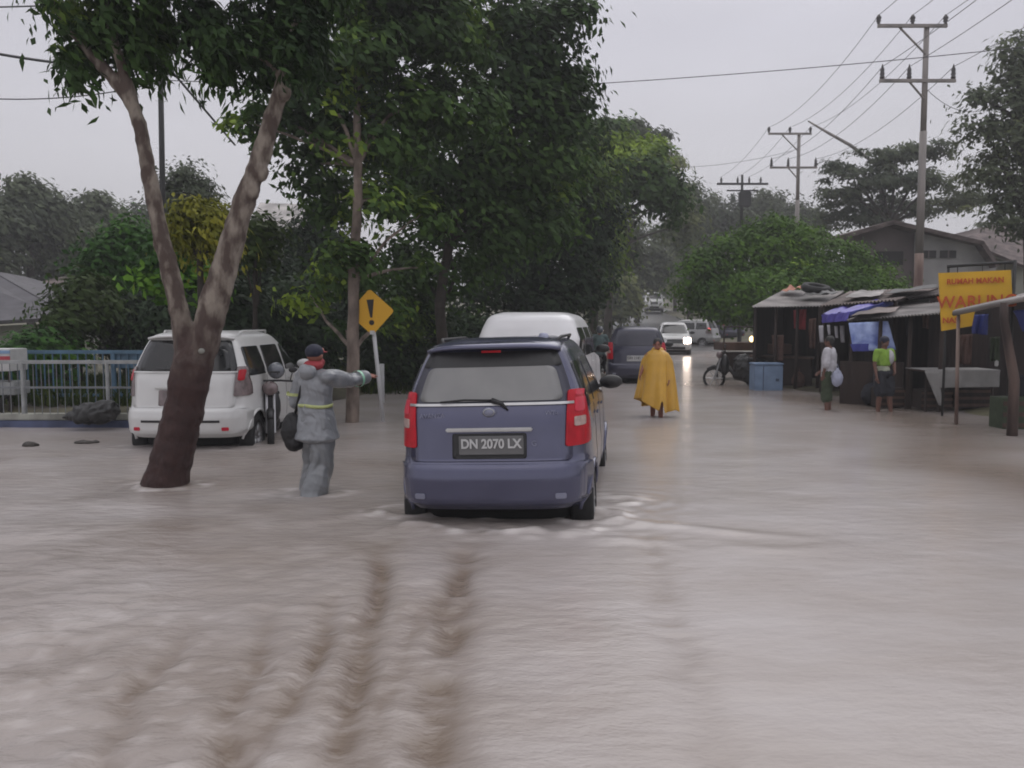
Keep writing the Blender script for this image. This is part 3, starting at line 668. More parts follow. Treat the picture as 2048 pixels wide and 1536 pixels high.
# far left hazy trees
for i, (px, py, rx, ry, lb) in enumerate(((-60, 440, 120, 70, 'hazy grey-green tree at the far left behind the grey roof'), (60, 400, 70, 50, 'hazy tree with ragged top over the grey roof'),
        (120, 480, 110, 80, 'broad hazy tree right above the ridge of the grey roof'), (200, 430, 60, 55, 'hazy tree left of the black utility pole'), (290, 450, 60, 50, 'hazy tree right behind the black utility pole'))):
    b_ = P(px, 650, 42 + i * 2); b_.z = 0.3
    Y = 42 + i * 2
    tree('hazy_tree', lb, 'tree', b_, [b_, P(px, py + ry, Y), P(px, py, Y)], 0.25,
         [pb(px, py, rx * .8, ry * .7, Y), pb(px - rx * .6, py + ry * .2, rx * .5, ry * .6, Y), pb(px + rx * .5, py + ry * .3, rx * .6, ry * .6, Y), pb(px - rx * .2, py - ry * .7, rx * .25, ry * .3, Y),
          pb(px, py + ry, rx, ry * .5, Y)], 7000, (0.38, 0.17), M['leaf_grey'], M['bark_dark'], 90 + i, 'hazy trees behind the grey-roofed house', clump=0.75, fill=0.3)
# right hand side
b_ = P(1560, 760, 33); b_.z = 0.1
tree('round_tree', 'bright green dome-shaped tree behind the market stalls', 'tree', b_, [b_, P(1560, 640, 33), P(1560, 560, 33)], 0.25,
     [pb(1560, 505, 95, 58, 33), pb(1465, 535, 80, 62, 33), pb(1400, 560, 45, 60, 32), pb(1640, 530, 95, 62, 33), pb(1715, 570, 80, 44, 32), pb(1780, 600, 50, 30, 31), pb(1545, 465, 60, 34, 33), pb(1560, 590, 150, 60, 31), pb(1465, 600, 62, 36, 31), pb(1680, 590, 100, 40, 31)],
     36000, (0.20, 0.10), M['leaf_bright'], M['bark_dark'], 101, None, clump=0.5, bright=0.15, fill=0.75)
b_ = P(1790, 640, 44); b_.z = 0.3
tree('umbrella_tree', 'wide flat-layered rain tree behind the tall utility pole', 'tree', b_, [b_, P(1785, 560, 44), P(1780, 450, 44)], 0.3,
     [pb(1700, 330, 60, 16, 44), pb(1790, 310, 80, 20, 44), pb(1860, 300, 60, 14, 44), pb(1760, 360, 120, 26, 44), pb(1870, 360, 80, 24, 44), pb(1680, 385, 50, 16, 44), pb(1700, 420, 60, 24, 45), pb(1800, 410, 110, 24, 45),
      pb(1920, 400, 60, 26, 45), pb(1760, 440, 80, 16, 45), pb(1660, 440, 30, 30, 46)],
     12000, (0.30, 0.12), M['leaf_grey'], M['bark_dark'], 102, None, clump=0.6, flat=0.28, fill=0.0)
b_ = P(2070, 640, 30); b_.z = 0.3
tree('tall_tree', 'tall dark tree at the right edge rising beside the house roof', 'tree', b_, [b_, P(2060, 450, 30), P(2050, 250, 30), P(2040, 150, 30)], 0.3,
     [pb(2040, 110, 45, 40, 30), pb(2010, 200, 70, 40, 30), pb(2060, 260, 100, 70, 30), pb(1970, 260, 45, 30, 30), pb(2000, 330, 70, 40, 30), pb(2040, 410, 90, 60, 30), pb(2090, 150, 80, 90, 30), pb(1950, 190, 22, 16, 30), pb(2120, 300, 90, 160, 30)],
     13000, (0.26, 0.11), M['leaf_grey'], M['bark_dark'], 103, None, clump=0.55, fill=0.3)
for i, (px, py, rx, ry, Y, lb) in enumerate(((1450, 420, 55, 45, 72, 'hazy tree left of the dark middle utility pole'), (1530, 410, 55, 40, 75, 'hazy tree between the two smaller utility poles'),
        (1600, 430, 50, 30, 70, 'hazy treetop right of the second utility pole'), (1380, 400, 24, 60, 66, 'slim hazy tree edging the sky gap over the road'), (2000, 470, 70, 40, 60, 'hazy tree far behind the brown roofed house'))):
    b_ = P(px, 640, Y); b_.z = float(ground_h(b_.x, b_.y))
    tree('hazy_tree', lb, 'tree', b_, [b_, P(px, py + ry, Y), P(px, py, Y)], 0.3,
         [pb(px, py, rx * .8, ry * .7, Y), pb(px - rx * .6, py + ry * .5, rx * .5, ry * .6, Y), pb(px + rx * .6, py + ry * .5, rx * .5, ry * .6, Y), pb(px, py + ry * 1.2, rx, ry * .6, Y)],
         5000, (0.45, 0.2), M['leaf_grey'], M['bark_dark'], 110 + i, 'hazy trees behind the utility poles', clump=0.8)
# a far-off wood that closes the horizon
rng = np.random.default_rng(5)
fb = []
for a in np.linspace(-1.25, 1.25, 90):
    Y = 150 + 25 * rng.random(); fb.append((Vector((math.tan(a) * Y * 0.9 + 8, Y, 6.5 + 2 * rng.random())), (7, 5, 6.5 + 2.5 * rng.random())))
o = crown('distant_wood', None, fb, 26000, (1.3, 0.7), M['leaf_grey'], 120, clump=2.0)
tag(o, 'misty far-off wood closing the horizon behind everything', 'wood', kind='stuff')
# grass by the fence
rng = np.random.default_rng(8)
def grass(name, x0, x1, y0, y1, n, h, m, lb):
    x = rng.uniform(x0, x1, n); y = rng.uniform(y0, y1, n); z = ground_h(x, y)
    a = rng.uniform(0, 6.28, n); hh = h * rng.uniform(0.4, 1.2, n); ln = rng.normal(0, 0.35, (n, 2)) * hh[:, None]
    w = 0.012 + 0.01 * rng.random(n)
    p = np.stack([x, y, z], 1); sx = np.stack([np.cos(a), np.sin(a), np.zeros(n)], 1) * w[:, None]
    tp = p + np.stack([ln[:, 0], ln[:, 1], hh], 1); md = p + np.stack([ln[:, 0] * .3, ln[:, 1] * .3, hh * .6], 1)
    v = np.stack([p - sx, p + sx, md + sx * .7, tp, md - sx * .7], 1).reshape(-1, 3)
    f = np.arange(5 * n).reshape(n, 5); o = fastmesh(name, v, f, m)
    at_ = o.data.attributes.new('tone', 'FLOAT', 'POINT'); at_.data.foreach_set('value', np.repeat(rng.random(n), 5).astype(np.float32))
    tag(o, lb, 'grass', kind='stuff')
grass('grass', -14, -4.8, 14.2, 19, 16000, 0.28, M['leaf_olive'], 'rough wet grass growing behind the blue and white fence')
grass('roadside_grass', -4.6, 0.5, 19.5, 30, 12000, 0.3, M['leaf_olive'], 'low weeds along the left bank under the dark trees')

#@@CARS
# ------------------------------------------------------------------ vehicles
class Body:
    def __init__(s, tab, n=8, crown=0.035):
        s.tab = np.array(tab, float); s.n = n; s.crown = crown
        zz = np.linspace(s.tab[0, 0], s.tab[-1, 0], 400)
        s.zz = zz; s.c = []
        for k in (1, 2, 3):
            q = np.interp(zz, s.tab[:, 0], s.tab[:, k]); ker = np.ones(9) / 9
            qs = np.convolve(np.pad(q, 4, mode='edge'), ker, 'valid'); s.c.append(qs)
    def sec(s, z): return tuple(float(np.interp(z, s.zz, c_)) for c_ in s.c)
    def rear(s, x, z):
        hw, yr, yf = s.sec(z); yc, L = (yr + yf) / 2, (yf - yr) / 2; u = min(abs(x) / hw, 0.9995)
        return yc - L * (1 - u ** s.n) ** (1 / s.n) - s.crown * (1 - u * u)
    def front(s, x, z):
        hw, yr, yf = s.sec(z); yc, L = (yr + yf) / 2, (yf - yr) / 2; u = min(abs(x) / hw, 0.9995)
        return yc + L * (1 - u ** s.n) ** (1 / s.n) + 2.2 * s.crown * (1 - u * u)
    def side(s, y, z):
        hw, yr, yf = s.sec(z); yc, L = (yr + yf) / 2, (yf - yr) / 2; u = min(abs(y - yc) / L, 0.9995)
        return hw * (1 - u ** s.n) ** (1 / s.n)
    def ring(s, z, ny):
        hw, yr, yf = s.sec(z); yc, L = (yr + yf) / 2, (yf - yr) / 2; k = 2 ** (-1 / s.n); pts = []
        xs = np.linspace(-k, k, 17) * hw; ys = np.linspace(-k, k, ny) * L + yc
        for x in xs[:-1]: pts.append((x, s.rear(x, z), z))
        for y in ys[:-1]:
            x = s.side(y, z); u = x / hw; pts.append((x, y + ((-s.crown if y < yc else 2.2 * s.crown) * (1 - u * u)), z))
        for x in xs[::-1][:-1]: pts.append((x, s.front(x, z), z))
        for y in ys[::-1][:-1]:
            x = s.side(y, z); u = x / hw; pts.append((-x, y + ((-s.crown if y < yc else 2.2 * s.crown) * (1 - u * u)), z))
        return pts
    def shell(s, name, m, parent, wheels, wr, nz_=52, ny=110):
        z0, z1 = s.tab[0, 0], s.tab[-1, 0]
        zs = list(np.linspace(z0, z1 - 0.14, nz_)) + list(np.linspace(z1 - 0.14, z1, 12))[1:]
        v = []; n_ = None
        for z in zs:
            r_ = s.ring(z, ny); n_ = len(r_); v += r_
        f = []
        for i in range(len(zs) - 1):
            for k in range(n_):
                q = (i * n_ + k, i * n_ + (k + 1) % n_, (i + 1) * n_ + (k + 1) % n_, (i + 1) * n_ + k)
                cy = sum(v[a][1] for a in q) / 4; cz = zs[i] * .5 + zs[i + 1] * .5; cx = abs(v[q[0]][0])
                if cx > s.tab[3, 1] * 0.9 and any((cy - wy_) ** 2 + (cz - wr) ** 2 < (wr + 0.05) ** 2 for wy_ in wheels): continue
                f.append(q)
        top = [(len(zs) - 1) * n_ + k for k in range(n_)]
        c_ = len(v); v.append((0, sum(v[k][1] for k in top) / n_, z1 + 0.006))
        for k in range(n_): f.append((top[k], top[(k + 1) % n_], c_))
        return mesh(name, v, f, m, parent, smooth=True)
    def patch(s, name, where, z0, z1, lo, hi, off, m, parent, rc=0.0, th=0.012, nu=16, nv=12, sgn=1):
        """panel lying on the body skin: where = rear / front / side ; lo, hi = numbers or functions of z"""
        lo_ = lo if callable(lo) else (lambda z: lo); hi_ = hi if callable(hi) else (lambda z: hi)
        zs = np.linspace(z0, z1, nv) if not rc else np.concatenate([z0 + rc * (1 - np.cos(np.linspace(0, np.pi / 2, 6))), np.linspace(z0 + rc, z1 - rc, nv)[1:-1], z1 - rc * (1 - np.cos(np.linspace(np.pi / 2, 0, 6)))])
        V = []; V2 = []
        for z in zs:
            a, b2 = lo_(z), hi_(z); ins = 0
            if rc:
                if z < z0 + rc: ins = rc - math.sqrt(max(0, rc * rc - (z0 + rc - z) ** 2))
                if z > z1 - rc: ins = rc - math.sqrt(max(0, rc * rc - (z - z1 + rc) ** 2))
            a, b2 = a + ins, b2 - ins
            for k in range(nu + 1):
                u = a + (b2 - a) * k / nu
                if where == 'rear': p = Vector((u, s.rear(u, z), z)); q = Vector((0, -1, 0)); e_ = 0.004; q = Vector((-(s.rear(u + e_, z) - s.rear(u - e_, z)) / (2 * e_) * -1, -1, 0)).normalized(); q.x = -q.x if False else q.x
                elif where == 'front': p = Vector((u, s.front(u, z), z)); q = Vector((0, 1, 0))
                else: p = Vector((sgn * s.side(u, z), u, z)); q = Vector((sgn, 0, 0))
                if where == 'side':
                    hw_, yr_, yf_ = s.sec(z); uu = s.side(u, z) / hw_; p.y += (-s.crown if u < (yr_ + yf_) / 2 else 2.2 * s.crown) * (1 - uu * uu)
                V.append(p + q * off); V2.append(p + q * (off - th))
        n_ = nu + 1; v = V + V2; N = len(V); f = []
        for i in range(len(zs) - 1):
            for k in range(nu):
                f.append((i * n_ + k, i * n_ + k + 1, (i + 1) * n_ + k + 1, (i + 1) * n_ + k))
        R_ = [k for k in range(n_)] + [i * n_ + nu for i in range(1, len(zs))] + [(len(zs) - 1) * n_ + k for k in range(nu - 1, -1, -1)] + [i * n_ for i in range(len(zs) - 2, 0, -1)]
        for k in range(len(R_)):
            a_, b3 = R_[k], R_[(k + 1) % len(R_)]; f.append((a_, b3, b3 + N, a_ + N))
        o = mesh(name, v, f, m, parent, smooth=False)
        bm_ = bmesh.new(); bm_.from_mesh(o.data); bmesh.ops.recalc_face_normals(bm_, faces=bm_.faces[:])
        # recalc on an open shell can come out inverted: face the outside
        out_v = Vector((0, -1, 0)) if where == 'rear' else Vector((0, 1, 0)) if where == 'front' else Vector((sgn, 0, 0))
        tot = sum((f_.normal.dot(out_v) * f_.calc_area() for f_ in list(bm_.faces)[:nu * (len(zs) - 1)]), 0.0)
        if tot < 0: bmesh.ops.reverse_faces(bm_, faces=bm_.faces[:])
        for i, f_ in enumerate(bm_.faces): f_.smooth = i < nu * (len(zs) - 1)
        bm_.to_mesh(o.data); bm_.free()
        return o

def text_mesh(name, s, size, m, parent, loc, rot, th=0.004, xs=1.0, bold=0.0):
    cu = bpy.data.curves.new(name, 'FONT'); cu.body = s; cu.size = size; cu.extrude = th; cu.offset = bold
    cu.align_x = 'CENTER'; cu.align_y = 'CENTER'
    o = bpy.data.objects.new(name, cu); COL.objects.link(o)
    dg = bpy.context.evaluated_depsgraph_get(); me = bpy.data.meshes.new_from_object(o.evaluated_get(dg))
    bpy.data.objects.remove(o)
    me.name = name; me.materials.clear(); me.materials.append(m)
    q = bpy.data.objects.new(name, me); COL.objects.link(q); q.parent = parent
    q.location = loc; q.rotation_euler = rot; q.scale = (xs, 1, 1)
    return q

MINI = [(0.34, .75, .10, 4.02), (.38, .785, .04, 4.08), (.44, .80, .01, 4.12), (.60, .81, .00, 4.12), (.69, .81, .02, 4.10), (.74, .805, .07, 4.06), (.95, .80, .10, 3.95),
        (1.02, .795, .11, 3.75), (1.10, .785, .13, 2.95), (1.20, .765, .17, 2.80), (1.35, .715, .24, 2.60), (1.50, .655, .31, 2.40), (1.60, .605, .37, 2.22), (1.65, .56, .43, 2.08), (1.68, .49, .52, 1.92), (1.70, .38, .70, 1.7)]
def scale_tab(tab, sx=1, sy=1, sz=1): return [(z * sz, h * sx, a * sy, b2 * sy) for z, h, a, b2 in tab]

def wheel(root, x, y, r, rimm=None, wd=0.19, steer=0):
    s = 1 if x > 0 else -1
    t_ = MB().lathe((x, y, r), [(r * .60, -wd / 2), (r * .93, -wd / 2), (r, -wd * .36), (r, wd * .36), (r * .93, wd / 2), (r * .60, wd / 2), (r * .60, -wd / 2)], 'x', 28).build('wheel', M['rubber'], root, True)
    mb = MB(); mb.lathe((x, y, r), [(0.02, s * wd * .40), (r * .16, s * wd * .42), (r * .2, s * wd * .30), (r * .2, 0)], 'x', 20)
    mb.lathe((x, y, r), [(r * .50, s * wd * .30), (r * .61, s * wd * .48), (r * .63, s * wd * .30), (r * .61, -s * wd * .4)], 'x', 24)
    for k in range(5):
        a = k * 2 * math.pi / 5; d = Vector((0, math.cos(a), math.sin(a)))
        mb.tube([Vector((x + s * wd * .32, y, r)) + d * r * .12, Vector((x + s * wd * .36, y, r)) + d * r * .58], [.035, .022], 6)
    mb.build('rim', rimm or M['rim'], t_, True)
    MB().lathe((x, y, r), [(0.001, 0), (r * .56, 0)], 'x', 20).build('brake_disc', M['black_plastic'], t_)

def minivan(name, label, cat, loc, rz, paint, group=None, tilt=0, glass='glass_dark', style='a', plate=None, detail=True, tab=MINI, wz=(1.17, 1.585), lights_on=False, rear_on=False, sz=1.0, lowres=False):
    root = empty(name, loc, rz, label, cat, group); root.rotation_euler = (0, tilt, rz)
    B = Body(tab); z = lambda q: q * sz
    yf = tab[3][3]; wb = (0.62, yf - 0.80); wr = 0.30
    B.shell('body', paint, root, wb, wr, *((34, 70) if lowres else (52, 120)))
    ub = [(.22, tab[0][1] * .88, .25, tab[0][3] - .25)] + [(q[0], q[1] * 0.93 - .03, q[2] + .10, q[3] - .10) for q in tab if q[0] < 1.0 * sz]
    Body(ub, 8, 0.0).shell('underbody', M['underbody'], root, (), wr, 8, 12)
    for x in (-1, 1):
        for y in wb: wheel(root, x * (tab[3][1] - .105), y, wr)
    MB().tube([(-.6, wb[0], wr), (.6, wb[0], wr)], 0.04).build('axle', M['underbody'], root)
    hw = lambda q: B.sec(q)[0]
    # ---- rear
    wt, wb_ = z(1.50), z(1.19)
    B.patch('rear_window_surround', 'rear', z(wz[0]), z(wz[1]), lambda q: -hw(q) * .87, lambda q: hw(q) * .87, .006, M['glass_frame'] if style != 'w' else M['glass_dark'], root, .03)
    if style == 'a' and detail: B.patch('painted_spoiler_shade', 'rear', z(1.475), z(1.60), lambda q: -hw(q) * .86, lambda q: hw(q) * .86, .010, M['black_plastic'], root, .02)  # spoiler's shade above the glass, painted as a black strip
    B.patch('rear_window', 'rear', z(wz[0] + .035), z(wz[1] - .11), lambda q: -hw(q) * .775, lambda q: hw(q) * .775, .012, M[glass], root, .05)
    B.patch('tailgate', 'rear', z(.735), z(1.185), -.655, .655, .010, paint, root, .03)
    B.patch('bumper', 'rear', z(.40), z(.715), lambda q: -hw(q) * .975, lambda q: hw(q) * .975, .022, paint, root, .05)
    for s in (-1, 1):
        if style == 'a':
            lo, hi = (.675, None)
            a = (lambda q: .60 + .05 * (q - z(.84))) ; b2 = (lambda q: hw(q) * .972)
            f_lo = a if s > 0 else (lambda q: -b2(q)); f_hi = b2 if s > 0 else (lambda q: -a(q))
            tl = B.patch('tail_light', 'rear', z(.84), z(1.28), f_lo, f_hi, .014, M['lens_red'], root, .02, .03)
            B.patch('indicator_lens', 'rear', z(1.11), z(1.215), (lambda q: .67) if s > 0 else (lambda q: -.74), (lambda q: .74) if s > 0 else (lambda q: -.67), .018, M['lens_redpink'], tl, .015)
            B.patch('reversing_lens', 'rear', z(.995), z(1.07), (lambda q: .665) if s > 0 else (lambda q: -.745), (lambda q: .745) if s > 0 else (lambda q: -.665), .019, M['lens_clear'], tl, .012)
            B.patch('top_lens', 'rear', z(1.235), z(1.272), (lambda q: .67) if s > 0 else (lambda q: -.73), (lambda q: .73) if s > 0 else (lambda q: -.67), .018, M['lens_redpink'], tl, .008)
        else:
            a = (lambda q: .635 + .05 * (q - z(.86))); b2 = (lambda q: hw(q) * .972)
            f_lo = a if s > 0 else (lambda q: -b2(q)); f_hi = b2 if s > 0 else (lambda q: -a(q))
            tl = B.patch('tail_light', 'rear', z(.87), z(1.25), f_lo, f_hi, .014, M['lens_smoke'], root, .02, .03)
            B.patch('red_lens', 'rear', z(1.07), z(1.21), (lambda q: .67) if s > 0 else (lambda q: -.73), (lambda q: .73) if s > 0 else (lambda q: -.67), .019, M['lamp_red_on'] if rear_on else M['lens_red'], tl, .02)
        B.patch('reflector', 'rear', z(.44), z(.485), (.52 if s > 0 else -.60), (.60 if s > 0 else -.52), .028, M['lens_redpink'] if style == 'w' else M['badge_grey'], root, .012)
    if style == 'w': B.patch('bumper_vent', 'rear', z(.545), z(.575), -.50, .50, .027, M['black_plastic'], root)
    # ---- spoiler, plate, garnish
    if detail:
        mb = MB(); n_ = 14; v = []; f = []
        for i in range(n_ + 1):
            u = -1 + 2 * i / n_; x = u * .56; k = 1 - .35 * u ** 4; yb = B.rear(0, z(1.62)) - .13 * k + .10 * u * u; zz_ = z(1.635) - .03 * u ** 4
            v += [(x, yb, zz_ - .012), (x, yb, zz_ + .014), (x, yb + .36, zz_ + .052), (x, yb + .36, zz_ - .02)]
        for i in range(n_):
            for k in range(4): f.append((i * 4 + k, i * 4 + (k + 1) % 4, i * 4 + 4 + (k + 1) % 4, i * 4 + 4 + k))
        f += [(0, 1, 2, 3), (n_ * 4 + 3, n_ * 4 + 2, n_ * 4 + 1, n_ * 4)]
        mb.add(v, f); mb.build('spoiler', paint, root, True)
        MB().box((0, B.rear(0, z(1.6)) - .055, z(1.60)), (.16, .02, .018)).build('high_brake_light', M['lens_red'], root)
        yb = B.rear(0, z(.98)) - .028
        MB().box((0, yb, z(.985)), (.70, .028, .030)).build('chrome_handle', M['chrome'] if style == 'a' else paint, root, bevel=.008)
        B.patch('chrome_strip', 'rear', z(1.172), z(1.192), lambda q: -.66, lambda q: .66, .024, M['chrome'] if style == 'a' else paint, root)
        B.patch('plate_recess', 'rear', z(.755), z(.955), lambda q: -.30, lambda q: .30, .016, M['black_plastic'] if style == 'a' else M['lens_smoke'], root, .02)
        mb = MB()    # wiper
        yw = B.rear(0, z(1.2)) - .035
        mb.tube([(.02, yw, z(1.215)), (-.20, yw - .004, z(1.222)), (-.40, yw, z(1.205))], .008); mb.tube([(.02, yw, z(1.215)), (.10, yw - .01, z(1.19)), (.15, yw - .01, z(1.135))], [.022, .018, .008])
        mb.build('wiper', M['black_plastic'], root, True)
        em = MB().ball((0.0, B.rear(0, z(1.12)) - .018, z(1.12)), (.058, .018, .040), 16, 8).build('emblem', M['badge_grey'], root, True)
        mb = MB(); mb.lathe((0, 0, 0), [(.040, -.004), (.048, 0), (.040, .004)], 'y', 20); o = mb.build('emblem_ring', M['chrome'], em, True); o.location = (0, B.rear(0, z(1.12)) - .034, z(1.12)); o.scale = (1, 1, .7)
    pl = plate
    yp = min(B.rear(0, z(q)) for q in (.79, .86, .93)) - .034
    if pl:
        p_ = MB().box((0.02, yp, z(.865)), (.52, .012, .150)).build('number_plate', M['plate_black'] if style == 'a' and detail else M['plate_white'], root, bevel=.004)
        text_mesh('plate_number', pl, .102, M['plate_white'] if style == 'a' and detail else M['plate_black'], p_, (0.02, yp - .012, z(.875)), (math.pi / 2, 0, 0), .003, .90, .003)
    if style == 'a' and detail:
        text_mesh('model_lettering', 'AVANZA', .052, M['badge_grey'], root, (-.47, B.rear(.47, z(1.09)) - .016, z(1.095)), (math.pi / 2, 0, 0), .002)
        text_mesh('trim_lettering', 'VVT-i', .045, M['badge_grey'], root, (.50, B.rear(.5, z(1.10)) - .016, z(1.105)), (math.pi / 2, 0, 0), .002)
        text_mesh('grade_lettering', 'G', .06, M['badge_grey'], root, (.36, B.rear(.36, z(.86)) - .016, z(.87)), (math.pi / 2, 0, 0), .002)
    # ---- sides
    for s in (-1, 1):
        for (a, b2) in ((.40, 1.05), (1.13, 1.95), (2.03, 2.78)):
            lo = (lambda q, a=a: a + max(0, q - z(1.3)) * .28); hi = (lambda q, b2=b2: min(b2, B.sec(q)[2] - .16))
            B.patch('side_window', 'side', z(1.12), z(1.50), lo, hi, .006, M['glass_dark'], root, .03, sgn=s)
        for y in (1.09, 1.99, 2.86):
            B.patch('door_seam', 'side', z(.45), z(1.10), y - .004, y + .004, .002, M['black_plastic'], root, nu=2, sgn=s)
        for y in (1.25, 2.15):
            MB().box((s * (B.side(y, z(1.0)) + .016), y, z(1.0)), (.02, .16, .025)).build('door_handle', paint, root, bevel=.006)
        y0 = 2.72; x0 = B.side(y0, z(1.12))
        mr_ = MB().ball((s * (x0 + .15), y0, z(1.17)), (.125, .06, .075), 14, 9).build('side_mirror', M['black_plastic'] if style == 'a' or not detail else paint, root, True)
        MB().tube([(s * (x0 - .02), y0, z(1.12)), (s * (x0 + .08), y0, z(1.14))], .022).build('mirror_arm', M['black_plastic'], mr_)
        for y in wb:     # arch lip
            n_ = 20; pts = [Vector((s * (B.side(y + (wr + .055) * math.cos(k * math.pi / n_), min(wr + (wr + .055) * math.sin(k * math.pi / n_), 1.0)) + .003), y + (wr + .055) * math.cos(k * math.pi / n_), wr + (wr + .055) * math.sin(k * math.pi / n_))) for k in range(n_ + 1)]
            MB().tube(pts, .018, 6).build('wheel_arch_lip', paint, root, True)
        if detail: MB().tube([(s * .50, .75, z(1.665)), (s * .53, .85, z(1.70)), (s * .53, 1.9, z(1.70)), (s * .50, 2.0, z(1.66))], .014).build('roof_rail', M['black_plastic'] if style == 'a' else paint, root, True)
    # ---- front
    B.patch('windscreen', 'front', z(1.13), z(1.57), lambda q: -hw(q) * .86, lambda q: hw(q) * .86, .004, M['glass_dark'], root, .03)
    B.patch('grille', 'front', z(.66), z(.86), -.40, .40, .01, M['black_plastic'], root, .03)
    B.patch('lower_grille', 'front', z(.36), z(.50), -.50, .50, .01, M['black_plastic'], root, .03)
    for s in (-1, 1):
        hl = B.patch('headlight', 'front', z(.66), z(.93), .42 if s > 0 else -.77, .77 if s > 0 else -.42, .012, M['lamp_on'] if lights_on and s in lights_on else M['lens_off'], root, .05)
    MB().box((0, B.front(0, z(.55)) + .015, z(.56)), (.42, .012, .12)).build('front_number_plate', M['plate_white'], root)
    return root, B

# the blue minivan in the middle
car1, B1 = minivan('blue_minivan', 'blue minivan seen from behind in the middle of the flooded road, red tail lights', 'minivan', CAR, CAR_RZ, M['paint_blue'], tilt=-R(1.8), glass='glass_grey', plate='DN 2070 LX')
ant = MB().lathe((.36, 1.0, 1.70), [(.001, .035), (.035, .03), (.05, 0)], 'z', 14).build('roof_antenna', M['badge_grey'], car1, True)

# white minivan on the left, turned so its right side shows
minivan('white_minivan', 'white minivan parked behind the forked tree trunk with its dark rear window', 'minivan', (-4.22, 11.1, -0.20), -R(1), M['paint_white'], style='w', plate=None)
# white van right ahead of the blue minivan
VAN = scale_tab(MINI, 1.04, 1.12, 1.16)
VAN = [(q[0], q[1] * (1.09 if q[0] > 1.5 else 1.0), q[2] * (.75 if q[0] > 1.3 else 1), q[3]) for q in VAN]
minivan('white_van', 'tall white van whose roof shows right over the blue minivan', 'van', (0.18, 12.9, -0.2), -R(10), M['paint_vanwhite'], style='w', tab=VAN, sz=1.16, wz=(1.00, 1.33), detail=False, plate='DN 1583 A')
# second blue minivan
minivan('dark_blue_minivan', 'dark navy minivan further up the road behind the yellow poncho', 'minivan', (3.25, 22.9, -0.2), -R(9), M['paint_navy'], style='a', glass='paint_navy' if False else 'glass_frame', plate='DN 1146 VA', detail=False, lowres=True)
# oncoming white car with headlights
p = P(1330, 706, 47)
minivan('oncoming_car', 'white car coming towards us with one headlight blazing', 'car', (p.x + .35, p.y, -0.1), math.pi - R(8), M['paint_white'], style='w', detail=False, lights_on=(-1,), lowres=True)
car_far = P(1400, 694, 55)
minivan('silver_car', 'silver estate car turned sideways at the edge of the water', 'car', (P(1434, 690, 52).x, 52, .05), R(58), M['paint_silver'], style='w', detail=False, rear_on=True, lowres=True)
p = P(1265, 628, 92)
minivan('far_white_car', 'small distant white car on the rise, left of the bus-like truck', 'car', (p.x, 92, float(ground_h(p.x, 92)) + .03), -R(8), M['paint_white'], style='w', detail=False, rear_on=True, lowres=True)
TR = [(q[0] * 1.35, q[1] * 1.25, q[2], q[3] * 1.3) for q in MINI]
p = P(1318, 630, 96)
minivan('far_white_truck', 'distant tall white van facing us on the rise', 'van', (p.x, 100, float(ground_h(p.x, 97)) + .03), math.pi - R(8), M['paint_white'], style='w', detail=False, tab=TR, sz=1.35, lowres=True)
p = P(1290, 618, 112)
minivan('far_grey_van', 'hazy pale van between the two distant white vehicles', 'van', (p.x, 112, float(ground_h(p.x, 112))), -R(8), M['paint_silver'], style='w', detail=False, tab=TR, sz=1.35, lowres=True)
p = P(1440, 700, 50)
minivan('navy_car', 'dark blue car half hidden behind the food cart', 'car', (P(1470, 690, 58).x, 58, .3), R(10), M['paint_navy'], style='w', detail=False, lowres=True)
# ------------------------------------------------------------------ motorcycles
def motorcycle(label, loc, rz, group='motorcycles', body='black_plastic', lit=None):
    root = empty('motorcycle', loc, rz, label, 'motorcycle', group)      # forward = +y
    for y in (-.62, .62):
        w = MB().lathe((0, y, .28), [(.22, -.04), (.265, -.045), (.285, 0), (.265, .045), (.22, .04), (.22, -.04)], 'x', 24).build('wheel', M['rubber'], root, True)
        mb = MB()
        for k in range(6):
            a = k * math.pi / 3; mb.tube([(0, y, .28), (0, y + .23 * math.cos(a), .28 + .23 * math.sin(a))], .012, 5)
        mb.build('spokes', M['rim'], w)
    mb = MB(); mb.tube([(0, -.62, .28), (0, -.2, .34), (0, .15, .40), (0, .42, .80)], .045)
    mb.ball((0, -.02, .36), (.13, .20, .14)); mb.build('frame', M[body], root, True)
    mb = MB(); mb.ball((0, .36, .62), (.14, .12, .28)); mb.ball((0, -.35, .62), (.12, .40, .13)); mb.build('fairing', M[body], root, True)
    MB().ball((0, -.22, .76), (.13, .40, .06)).build('seat', M['bag_black'], root, True)
    mb = MB(); mb.tube([(-.05, .62, .28), (-.05, .46, .80)], .02); mb.tube([(.05, .62, .28), (.05, .46, .80)], .02); mb.build('fork', M['rim'], root)
    mb = MB(); mb.tube([(-.33, .34, .96), (-.14, .42, .98), (.14, .42, .98), (.33, .34, .96)], .014); mb.build('handlebar', M[body], root, True)
    MB().ball((0, .50, .88), (.11, .08, .10)).build('headlight', M[lit] if lit else M['lens_smoke'], root, True)
    MB().ball((0, -.76, .66), (.06, .03, .035)).build('tail_light', M['lens_red'], root, True)
    mb = MB(); mb.tube([(0, .80, .50), (0, .62, .585), (0, .44, .50)], [.04, .055, .04], 6); mb.build('mudguard', M[body], root, True)
    for s in (-1, 1):
        o = MB().tube([(s * .27, .36, .97), (s * .30, .36, 1.08)], .008).ball((s * .31, .36, 1.12), (.06, .015, .04)).build('mirror', M['black_plastic'], root, True)
    MB().tube([(.13, -.1, .28), (.14, -.5, .30), (.14, -.8, .36)], [.03, .035, .045]).build('exhaust', M['chrome'], root, True)
    return root
p = PW(585, 855)
motorcycle('black motorcycle parked in the water between the white minivan and the person in grey rainwear', (p.x - .05, 12.4, -0.16), R(195))
